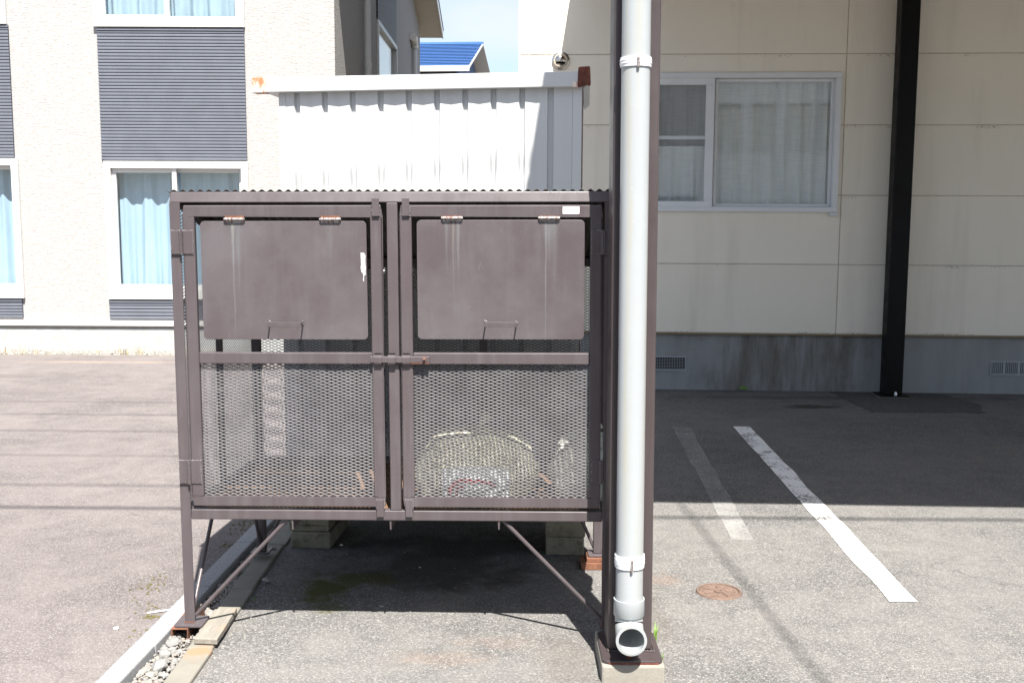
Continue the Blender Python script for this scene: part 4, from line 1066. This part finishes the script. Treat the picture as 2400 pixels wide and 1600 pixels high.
wD1 = cw(650, 481); wD0 = cw(650, 1186)
def make_door(side):
    if side == 'L': x0, x1 = (cu(430, 490) + cu(453.5, 1160)) / 2, cu(894, 600)
    else: x0, x1 = cu(940, 600), cu(1409, 620)
    sw_ = .0385
    y0, y1 = -.004, .017
    r1 = cw(650, 507); m1, m0 = cw(650, 825.5), cw(650, 852.5); b1 = cw(650, 1163)
    mb = MB()
    mb.box(x0, x1, y0, y1, r1, wD1); mb.box(x0, x1, y0, y1, wD0, b1)
    mb.box(x0, x0 + sw_, y0, y1, b1, r1); mb.box(x1 - sw_, x1, y0, y1, b1, r1)
    d = clean_build(mb, 'door', M_brown, cage)
    b = d.modifiers.new('bevel', 'BEVEL'); b.width = .004; b.segments = 3; b.limit_method = 'ANGLE'; b.angle_limit = R(40)
    bar('mid_rail', x0 + sw_ + .0003, x1 - sw_ - .0003, y0, y1, m0, m1, None, d)
    expanded('mesh_panel', lambda a, b_, c: (x0 + sw_ * .5 + a, .0125 + c, b1 - .006 + b_), x1 - x0 - sw_, m1 - b1 + .006, d)
    # lid
    if side == 'L': lx0, lx1 = (cu(470, 560) + cu(478, 760)) / 2, (cu(859, 560) + cu(863, 760)) / 2; hs = ((528, 573), (752, 798)); hy = 514; hd = (625, 705.5)
    else: lx0, lx1 = (cu(976.5, 560) + cu(980, 760)) / 2, (cu(1370, 560) + cu(1369, 760)) / 2; hs = ((1037, 1083), (1264, 1310)); hy = 511; hd = (1135.5, 1211)
    lt, lb = cw((hs[0][0] + hs[1][1]) / 2, 518 if side == 'L' else 515.5), cw((hs[0][0] + hs[1][1]) / 2, 795)
    rc = .016; pts = []
    for cx_, cz_, a0 in ((lx1 - rc, lb + rc, -90), (lx1 - rc, lt - rc, 0), (lx0 + rc, lt - rc, 90), (lx0 + rc, lb + rc, 180)):
        for k in range(7): a = R(a0 + k * 15); pts.append((cx_ + rc * math.cos(a), cz_ + rc * math.sin(a)))
    hu_ = [((cu(a, 540) + cu(b_, 540)) / 2) for a, b_ in hs]
    if side == 'L': us = [(hu_[0] - .008, .007, .42, .85, PALE), (hu_[0] - .006, .012, .07, .8, PALEY), (hu_[0] + .012, .02, .25, .35, PALE), (hu_[1], .03, .12, .3, PALE)]
    else: us = [(hu_[0] - .018, .012, .16, .5, PALE), (hu_[0] + .004, .006, .30, .5, PALEY), (hu_[0] + .022, .010, .22, .6, PALE), (hu_[1] - .012, .005, .55, .7, PALE), (hu_[1], .035, .14, .55, PALE), (hu_[1] + .02, .02, .25, .35, PALE)]
    lid = MB().prism(pts, -.0045, -.0015).build('lid', lid_mat('lid_paint_' + ('one' if side == 'L' else 'two'), us, lt, 1.7 if side == 'L' else 6.1), d, bevel=.0012)
    if side == 'L':
        lid['label'] = 'steel lid with a white scrape on its right edge'
        sp = []
        rs = random.Random(5)
        za, zb_ = cw(853, 659), cw(853, 592)
        left = [(cu(847 + rs.uniform(-.5, .8) + (4 if i > 8 else (-1.5 + i * .1)), 625), zb_ + (za - zb_) * i / 12) for i in range(13)]
        right = [(cu(857.5 - (4.0 if i > 9 else 0) + rs.uniform(-.6, .6) - (3 if i == 0 else 0), 625), zb_ + (za - zb_) * i / 12) for i in range(13)]
        mb = MB(); mb.add([(a, -.0049, b_) for a, b_ in left] + [(a, -.0049, b_) for a, b_ in right], [(i, i + 1, 14 + i, 13 + i) for i in range(12)])
        mb.build('paint_scrape', M_scrape, d)
    else: lid['label'] = 'scratched steel lid with pale streaks under both hinges'
    for (a, b_) in hs:
        xa, xb = cu(a, hy), cu(b_, hy); zc = cw((a + b_) / 2, hy); n = 5
        mb = MB()
        for k in range(n):
            s0 = xa + (xb - xa) * k / n + .0006; s1 = xa + (xb - xa) * (k + 1) / n - .0006
            mb.tube([(s0, -.010, zc), (s0 + .0008, -.010, zc), (s1 - .0008, -.010, zc), (s1, -.010, zc)], [.0055, .0063, .0063, .0055], 14)
        mb.tube([(xa - .003, -.010, zc), (xb + .003, -.010, zc)], .0045, 12)
        h = mb.build('lid_hinge', M_pin, d, smooth=True)
        MB().box(xa + .001, xb - .001, -.0068, -.0045, zc - .013, zc - .003).build('hinge_leaf', M_pin, d)
        MB().box(xa + .001, xb - .001, -.0062, .001, zc + .002, cw((a + b_) / 2, 506) + .0005).build('hinge_leaf', M_rust, d)
    # bent flat handle
    ha, hb = cu(hd[0], 760, -.045), cu(hd[1], 760, -.045); hz1, hz0 = cw(hd[0] + 40, 755, -.045), cw(hd[0] + 40, 766, -.045)
    mb = MB()
    mb.box(ha, hb, -.048, -.0445, hz0, hz1)
    mb.box(ha, ha + .0035, -.0444, -.0047, hz0 + .001, hz1 - .001); mb.box(hb - .0035, hb, -.0444, -.0047, hz0 + .001, hz1 - .001)
    mb.build('handle', M_brown, d, bevel=.0008)
    mb = MB()
    for x in (ha + .002, hb - .002):
        for k in range(7): rock(mb, (x + random.uniform(-.003, .003), -.006, hz1 - .002 + random.uniform(-.012, .004)), .0036, .7)
    mb.build('handle_weld', M_weld, d, smooth='all')
    # butt hinges
    for (ya, yb) in ((540, 595), (1077, 1131)):
        if side == 'L': h0, h1, hk = (cu(402, ya) if ya < 700 else cu(421.5, ya)), (cu(452.5, ya) if ya < 700 else cu(472, ya)), (cu(425.5, ya) if ya < 700 else cu(444.5, ya))
        else: h0, h1, hk = cu(1387, ya), (cu(1427, ya) if ya < 700 else cu(1424, ya)), (cu(1413, ya) if ya < 700 else cu(1408, ya))
        z1, z0 = cw(430, ya), cw(430, yb)
        if side == 'R': z1, z0 = cw(1400, ya), cw(1400, yb)
        mb = MB()
        mb.box(h0, hk - .0055, -.0085, -.0045, z0, z1); mb.box(hk + .0055, h1, -.0085, -.0045, z0, z1)
        hg = mb.build('hinge', M_brown, d, bevel=.0015)
        mb = MB(); n = 5
        for k in range(n):
            za = z0 - .001 + (z1 - z0 + .002) * k / n + .0008; zb2 = z0 - .001 + (z1 - z0 + .002) * (k + 1) / n - .0008
            mb.tube([(hk, -.0115, za), (hk, -.0115, zb2)], .0074, 14)
        mb.tube([(hk, -.0115, z0), (hk, -.0115, z1)], .0060, 12)
        mb.build('hinge_knuckle', M_brown, d, smooth=True)
        mb = MB()
        for k in range(16):
            s = k / 15
            for x in (h0, h1): rock(mb, (x + random.uniform(-.001, .001), -.0058, z0 + (z1 - z0) * s), random.uniform(.002, .0042), .7)
            for z in (z0, z1): 
                if random.random() < .8: rock(mb, (h0 + (h1 - h0) * s, -.0058, z), random.uniform(.0018, .0036), .7)
        mb.build('hinge_weld', M_weld, d, smooth='all')
        mb = MB()
        for k in (.2, .5, .62): mb.tube([(hk, -.0115, z0 + (z1 - z0) * k - .0005), (hk, -.0115, z0 + (z1 - z0) * k + .0005)], .0072, 14)
        mb.build('hinge_rust', M_rust, d, smooth=True)
    # catches at head and foot
    for (xa, xb, ya, yb) in (((872.5, 889.5, 464, 507), (884, 901, 1168, 1209)) if side == 'L' else ((943, 960, 464, 506.5), (951.6, 968, 1168, 1209))):
        ax, bx = cu(xa, (ya + yb) / 2), cu(xb, (ya + yb) / 2); z1, z0 = cw(xa, ya), cw(xa, yb)
        top = ya < 700
        prof = [(-.0045, z0), (-.0125, z0), (-.0125, z1 - .004), (-.016, z1), (-.012, z1 + .001), (-.0085, z1 - .004), (-.0085, z0 + .004), (-.0045, z0 + .004)] if top else \
               [(-.0045, z1), (-.0125, z1), (-.0125, z0 + .004), (-.016, z0), (-.012, z0 - .001), (-.0085, z0 + .004), (-.0085, z1 - .004), (-.0045, z1 - .004)]
        zt0, zt1 = (z0, z0 + (z1 - z0) * .62) if top else (z1 - (z1 - z0) * .55, z1)
        mb = MB().box(ax, bx, -.0105, -.0044, zt0, zt1)
        mb.box(ax, bx, -.0135, -.0106, z0 if top else z0, z1)
        mb.build('catch', M_brown, d, bevel=.0022)
        mb = MB()
        for k in range(10):
            for x in (ax - .001, bx + .001): rock(mb, (x, -.0052, zt0 + (zt1 - zt0) * k / 9), random.uniform(.0018, .0032), .7)
        mb.build('catch_weld', M_weld, d, smooth='all')
    if side == 'R':
        st_ = MB().box(cu(1319, 492), cu(1357.6, 492), -.0046, -.0042, cw(1338, 501), cw(1338, 484)).build('sticker', M_sticker, d)
    return d
make_door('L'); make_door('R')
# latch bar across the middle
lz1, lz0 = cw(940, 833.5), cw(940, 849); lu0, lu1 = cu(869, 841), cu(1008, 841)
lb_ = MB().box(lu0, lu1, -.016, -.011, lz0, lz1).build('latch_bar', M_brown, cage, bevel=.003)
bo = cu(994, 842, -.02); bz = cw(994, 842, -.02)
MB().lathe([(.0045, 0), (.0045, .012), (.003, .0135), (.0005, .014)], 14, Matrix.Translation((bo, -.016, bz)) @ Matrix.Rotation(R(90), 4, 'X')).build('latch_pin', M_brown, lb_, smooth=True)
MB().lathe([(.0046, .0), (.0085, .0), (.008, .002), (.0046, .0025)], 16, Matrix.Translation((bo, -.0162, bz)) @ Matrix.Rotation(R(90), 4, 'X')).build('rusty_ring', M_rust, lb_, smooth=True)
MB().box(lu1 - .07, lu1 - .002, -.0155, -.0115, lz0 - .0028, lz0 - .0002).build('rusty_edge', M_rust, lb_)
for xa, xb in ((879, 896), (911, 928), (945, 962)):
    a, b = cu(xa, 841), cu(xb, 841); zt, zb2 = cw(930, 826), cw(930, 857)
    mb = MB()
    outer = [(-.0045, zb2), (-.013, zb2 + .003), (-.0195, zb2 + .010), (-.0205, zb2 + .014), (-.0205, zt - .016), (-.0185, zt - .010), (-.012, zt - .006), (-.0135, zt - .002), (-.017, zt)]
    inner = [(y + .0026, z - .0005) for y, z in outer]; n = len(outer) - 1
    ring = outer + inner[::-1]; m = len(ring)
    vs = [(a, y, z) for y, z in ring] + [(b, y, z) for y, z in ring]
    fs = [(i, (i + 1) % m, m + (i + 1) % m, m + i) for i in range(m)]
    for i in range(n):
        fs += [(i, i + 1, m - 2 - i, m - 1 - i), (m + i, m + m - 1 - i, m + m - 2 - i, m + i + 1)]
    mb.add(vs, fs).build('latch_loop', M_brown, lb_)
mb = MB()
for k in range(14): rock(mb, (cu(871, 841) + random.uniform(-.002, .003), -.013, lz0 + (lz1 - lz0) * k / 13), .0028, .7)
mb.build('latch_weld', M_weld, lb_, smooth='all')

# supports under the cage feet
def place(o, M): o.matrix_world = M; return o
fz = FOOT - .0095
p = CGM @ Vector((uL + .012, .02, 0)); zf = (CGM @ Vector((uL + .012, .02, fz))).z
w_, t_ = .031, .0045; hgt = .052
prof = [(-w_, 0), (-w_ + .016, 0), (-w_ + .016, t_), (-w_ + t_, t_), (-w_ + t_, hgt - t_), (w_ - t_, hgt - t_), (w_ - t_, t_), (w_ - .016, t_), (w_ - .016, 0), (w_, 0), (w_, hgt), (-w_, hgt)]
o = MB().prism(prof, -.055, .16).build('steel_channel', M_rust, bevel=.0015)
o.matrix_world = Matrix.Translation((p.x - .022, p.y, zf - hgt - .0006)); tag(o, 'rusty lipped steel channel under the front left cage foot', 'steel channel', 'rusty channels under the cage feet')
p = CGM @ Vector((rR1 - .02, CD - .02, 0)); zf = (CGM @ Vector((rR1 - .02, CD - .02, fz))).z
mb = MB().box(-.075, .16, -.07, .05, 0, .030); mb.box(-.05, .16, -.055, .05, .0302, zf - .001)
o = mb.build('steel_channel', M_rust, bevel=.002); o.matrix_world = Matrix.Translation((p.x, p.y, .0005)); tag(o, 'rusty steel channel under the rear right cage foot', 'steel channel', 'rusty channels under the cage feet')
# weathered plank next to the front left foot
pl4 = [(-1.136, 3.680), (-1.052, 3.672), (-1.060, 3.985), (-1.142, 3.960)]
n = 14; top = []
rs = random.Random(9)
left = [(-1.138 - .006 * s + rs.uniform(-.003, .003) - (.012 if .3 < s < .5 else 0) * 0, 3.678 + .285 * s) for s in [i / n for i in range(n + 1)]]
right = [(-1.051 - .009 * s + rs.uniform(-.001, .001), 3.670 + .315 * s) for s in [i / n for i in range(n + 1)]]
poly = right + left[::-1]
o = MB().slab(poly, .0168, .0395).build('wooden_plank', M_oldwood, bevel=.004)
tag(o, 'weathered grey plank lying on the edging beside the front left cage foot', 'plank')

# ------------------------------------------------------------------ rubbish inside the cage
def bag(name, cen, sx_, sy_, sz_, mat, seed, label, knot=True):
    def fn(s, t):
        a = s * 2 * math.pi; th = t * math.pi
        d = Vector((math.sin(th) * math.cos(a), math.sin(th) * math.sin(a), -math.cos(th)))
        k = 1 + .16 * mnoise.noise(d * 1.6 + Vector((seed, 0, 0))) + .09 * mnoise.noise(d * 4.5 + Vector((0, seed, 0))) + .09 * abs(mnoise.noise(d * 7 + Vector((seed, seed, 0)))) + .05 * abs(mnoise.noise(d * 15 + Vector((seed, 2, 0))))
        q = d * k
        z = q.z
        if z > .5: z = .5 + (z - .5) * .55
        return Vector((cen[0] + q.x * sx_, cen[1] + q.y * sy_, cen[2] + max(z, -.62) * sz_))
    o = MB().grid(fn, 90, 56).build(name, mat, None, smooth='all'); o.matrix_world = CGM
    kn = MB(); kn.tube([Vector(cen) + Vector((.01, 0, sz_ * .66)), Vector(cen) + Vector((.02, -.01, sz_ * .86)), Vector(cen) + Vector((.045, -.015, sz_ * 1.02))], [.030, .010, .026], 10)
    kn.build('tied_neck', mat, o, smooth='all')
    return tag(o, label, 'rubbish bag', 'rubbish bags in the cage')
FZ = wB0 + .0245
def cpos(x, y, v): q = C.at(x, y, v); return q.x, v, q.z
b1x = cu(1120, 1050, .34)
bag('rubbish_bag', (b1x, .265, FZ + .112), .215, .15, .205, M_bag, 2.0, 'large yellowish translucent rubbish bag behind the right cage door')
bag('rubbish_bag', (cu(1375, 1040, .26), .30, FZ + .105), .125, .17, .175, M_bag2, 5.0, 'small pale rubbish bag in the right corner of the cage')
mbc = MB()
mbc.grid(lambda s, t: (b1x - .12 + .25 * s, .085 - .018 * math.sin(s * 3.14) + .004 * math.sin(t * 9), FZ + .030 + (.118 + .014 * math.sin(s * 3.14)) * t), 20, 8)
mbc.grid(lambda s, t: (b1x - .12 + .25 * s, .085 - .018 * math.sin(s * 3.14) + .06 * t, FZ + .148 + .014 * math.sin(s * 3.14) - .012 * t), 20, 6)
mbc.grid(lambda s, t: (b1x - .12, .085 + .06 * s, FZ + .030 + .118 * t), 4, 4); mbc.grid(lambda s, t: (b1x + .13, .085 + .06 * s, FZ + .030 + .118 * t), 4, 4)
co = mbc.build('carton', M_carton, None, smooth=True); co.matrix_world = CGM
tag(co, 'white carton with red curved strokes leaning on the yellowish rubbish bag', 'carton')
mb = MB()
def arc(cx_, cz_, r, a0, a1, w):
    vs = []; n = 14
    for k in range(n + 1):
        a = R(a0 + (a1 - a0) * k / n); s_ = (cx_ + .10) / .2
        for rr in (r - w, r + w):
            x = cx_ + rr * math.cos(a); sn = min(1, max(0, (x + .12) / .25))
            vs.append((b1x + x, .085 - .018 * math.sin(sn * 3.14) - .009, FZ + .03 + cz_ + rr * math.sin(a)))
    mb.add(vs, [(2 * k, 2 * k + 1, 2 * k + 3, 2 * k + 2) for k in range(n)])
arc(-.03, .02, .062, 60, 175, .007); arc(.02, -.01, .09, 50, 100, .006); arc(-.04, .03, .025, 80, 200, .005)
mb.build('red_strokes', M_red, co)

# ------------------------------------------------------------------ overhead cables whose shadows cross the ground
k599 = 2103 / 3510; k106 = 466 / 3510
def cable(yg, h, r, lab, slope_=-.012, sag=.25):
    pts = []
    for i in range(41):
        x = -22 + i * 1.1
        hh = h + sag * ((x - 2) / 22) ** 2
        pts.append((x + k106 * h, yg + slope_ * x - k599 * h, hh))
    o = MB().tube(pts, r, 8).build('overhead_cable', M_wire, None, smooth=True)
    return tag(o, lab, 'cable', 'overhead cables')
cable(5.40, 6.6, .016, 'thick overhead cable casting the dark shadow line across the parking space')
cable(5.86, 6.9, .009, 'overhead cable casting the second shadow line on the left lot')
cable(6.60, 7.1, .006, 'thin overhead cable casting a faint middle shadow line on the left lot')
cable(7.36, 7.4, .009, 'overhead cable casting the third farthest shadow line on the left lot')
cable(7.98, 7.6, .009, 'overhead cable casting the second farthest shadow line on the left lot')
cable(8.52, 7.8, .008, 'overhead cable casting the farthest shadow line on the left lot')
a, b = G(1600, 1186), G(1930, 1598)
pts = []
for i in range(25):
    t = -.4 + i * .12; q = Vector((a.x + (b.x - a.x) * t, a.y + (b.y - a.y) * t)); hh = 6.3 - .3 * t
    pts.append((q.x + k106 * hh, q.y - k599 * hh, hh))
tag(MB().tube(pts, .008, 8).build('overhead_cable', M_wire, None, smooth=True), 'overhead cable casting the soft shadow line running towards the camera', 'cable', 'overhead cables')

# ------------------------------------------------------------------ pale house across the road, mirrored in the windows
NM = Matrix.Translation((3.4, -8.5, 0)) @ Matrix.Rotation(R(180), 4, 'Z')
nb = thing('white_house', NM, 'white house across the road, mirrored in the apartment window', 'house')
NX = lambda X: -(X - 3.4)
nh = [(NX(b_), NX(a_), 3.1, 4.4) for a_, b_ in ((.2, .9), (1.0, 1.7), (3.0, 3.72), (3.85, 4.5), (4.78, 5.42), (5.5, 6.15), (7.6, 8.3), (8.4, 9.1))]
nh += [(NX(2.6), NX(1.1), .9, 2.1), (NX(7.4), NX(5.9), .9, 2.1)]
mb = MB(); wall_faces(mb, -8, 8, 0, 5.4, nh, 0, .15); clean_build(mb, 'wall', M_neigh, nb)
MB().box(-8, 8, .3, 1.0, 0, 5.4).build('inner_wall', M_curtsheer, nb)
for h_ in nh:
    w = box_frame(MB(), h_[0], h_[1], h_[2], h_[3], .06, -.03, .08).build('window', M_white, nb)
    MB().box(h_[0] + .05, h_[1] - .05, .03, .04, h_[2] + .05, h_[3] - .05).build('pane', M_glass2, w)
MB().box(-8.4, 8.4, -.45, 4, 5.401, 5.6).build('roof', M_roofblack, nb)

# ------------------------------------------------------------------ small green and loose bits
mb = MB(); rng = random.Random(21)
blades(mb, tuple(G(1533, 1508)), 7, .075, .02, rng)
tag(mb.build('weed', M_grass), 'tall thin green weed growing beside the concrete footing', 'weed', 'weeds at the footing')
mb = MB(); blades(mb, tuple(G(1548, 1552)), 6, .035, .012, rng)
tag(mb.build('weed', M_grass), 'tiny green weed at the front right corner of the footing', 'weed', 'weeds at the footing')
mb = MB(); blades(mb, tuple(G(594, 1408)), 6, .022, .012, rng)
tag(mb.build('weed', M_grass), 'tiny pale weed on the asphalt beside the plank', 'weed', 'weeds at the footing')
mb = MB()
for (x, y, n_, sp) in [(365, 1364, 40, .05), (350, 1380, 16, .06), (355, 1445, 26, .02), (575, 1226, 40, .05), (560, 1245, 20, .05), (530, 1277, 16, .03), (320, 1490, 12, .04), (350, 1420, 12, .04), (600, 1215, 20, .05)]:
    q = G(x, y, LZ)
    for i in range(n_):
        rock(mb, (q.x + rng.gauss(0, sp * .7), q.y + rng.gauss(0, sp), LZ), rng.uniform(.003, .008), .6, rng)
tag(mb.build('moss', M_moss), 'small clumps of brownish moss on the left lot near the kerb', 'moss', kind='stuff')
q0, q1 = G(345, 1438, LZ), G(398, 1432, LZ)
tag(MB().tube([(q0.x, q0.y, LZ + .004), (q1.x, q1.y, LZ + .007)], .003, 6).build('stick', M_paper), 'thin white stick lying on the lot against the kerb', 'stick')
for i, (x, y, lab) in enumerate([(800, 1278, 'white paper scrap under the cage near the left block stack'), (984, 1331, 'tiny white paper scrap on the shaded asphalt under the middle of the cage'), (271, 1474, 'white chip of debris on the left lot')]):
    q = G(x, y, LZ if x < 400 else 0); mb = MB(); rock(mb, (q.x, q.y, q.z + .004), .012 if i != 1 else .006, .5, rng)
    tag(mb.build('scrap', M_paper), lab, 'scrap', 'white scraps on the ground')
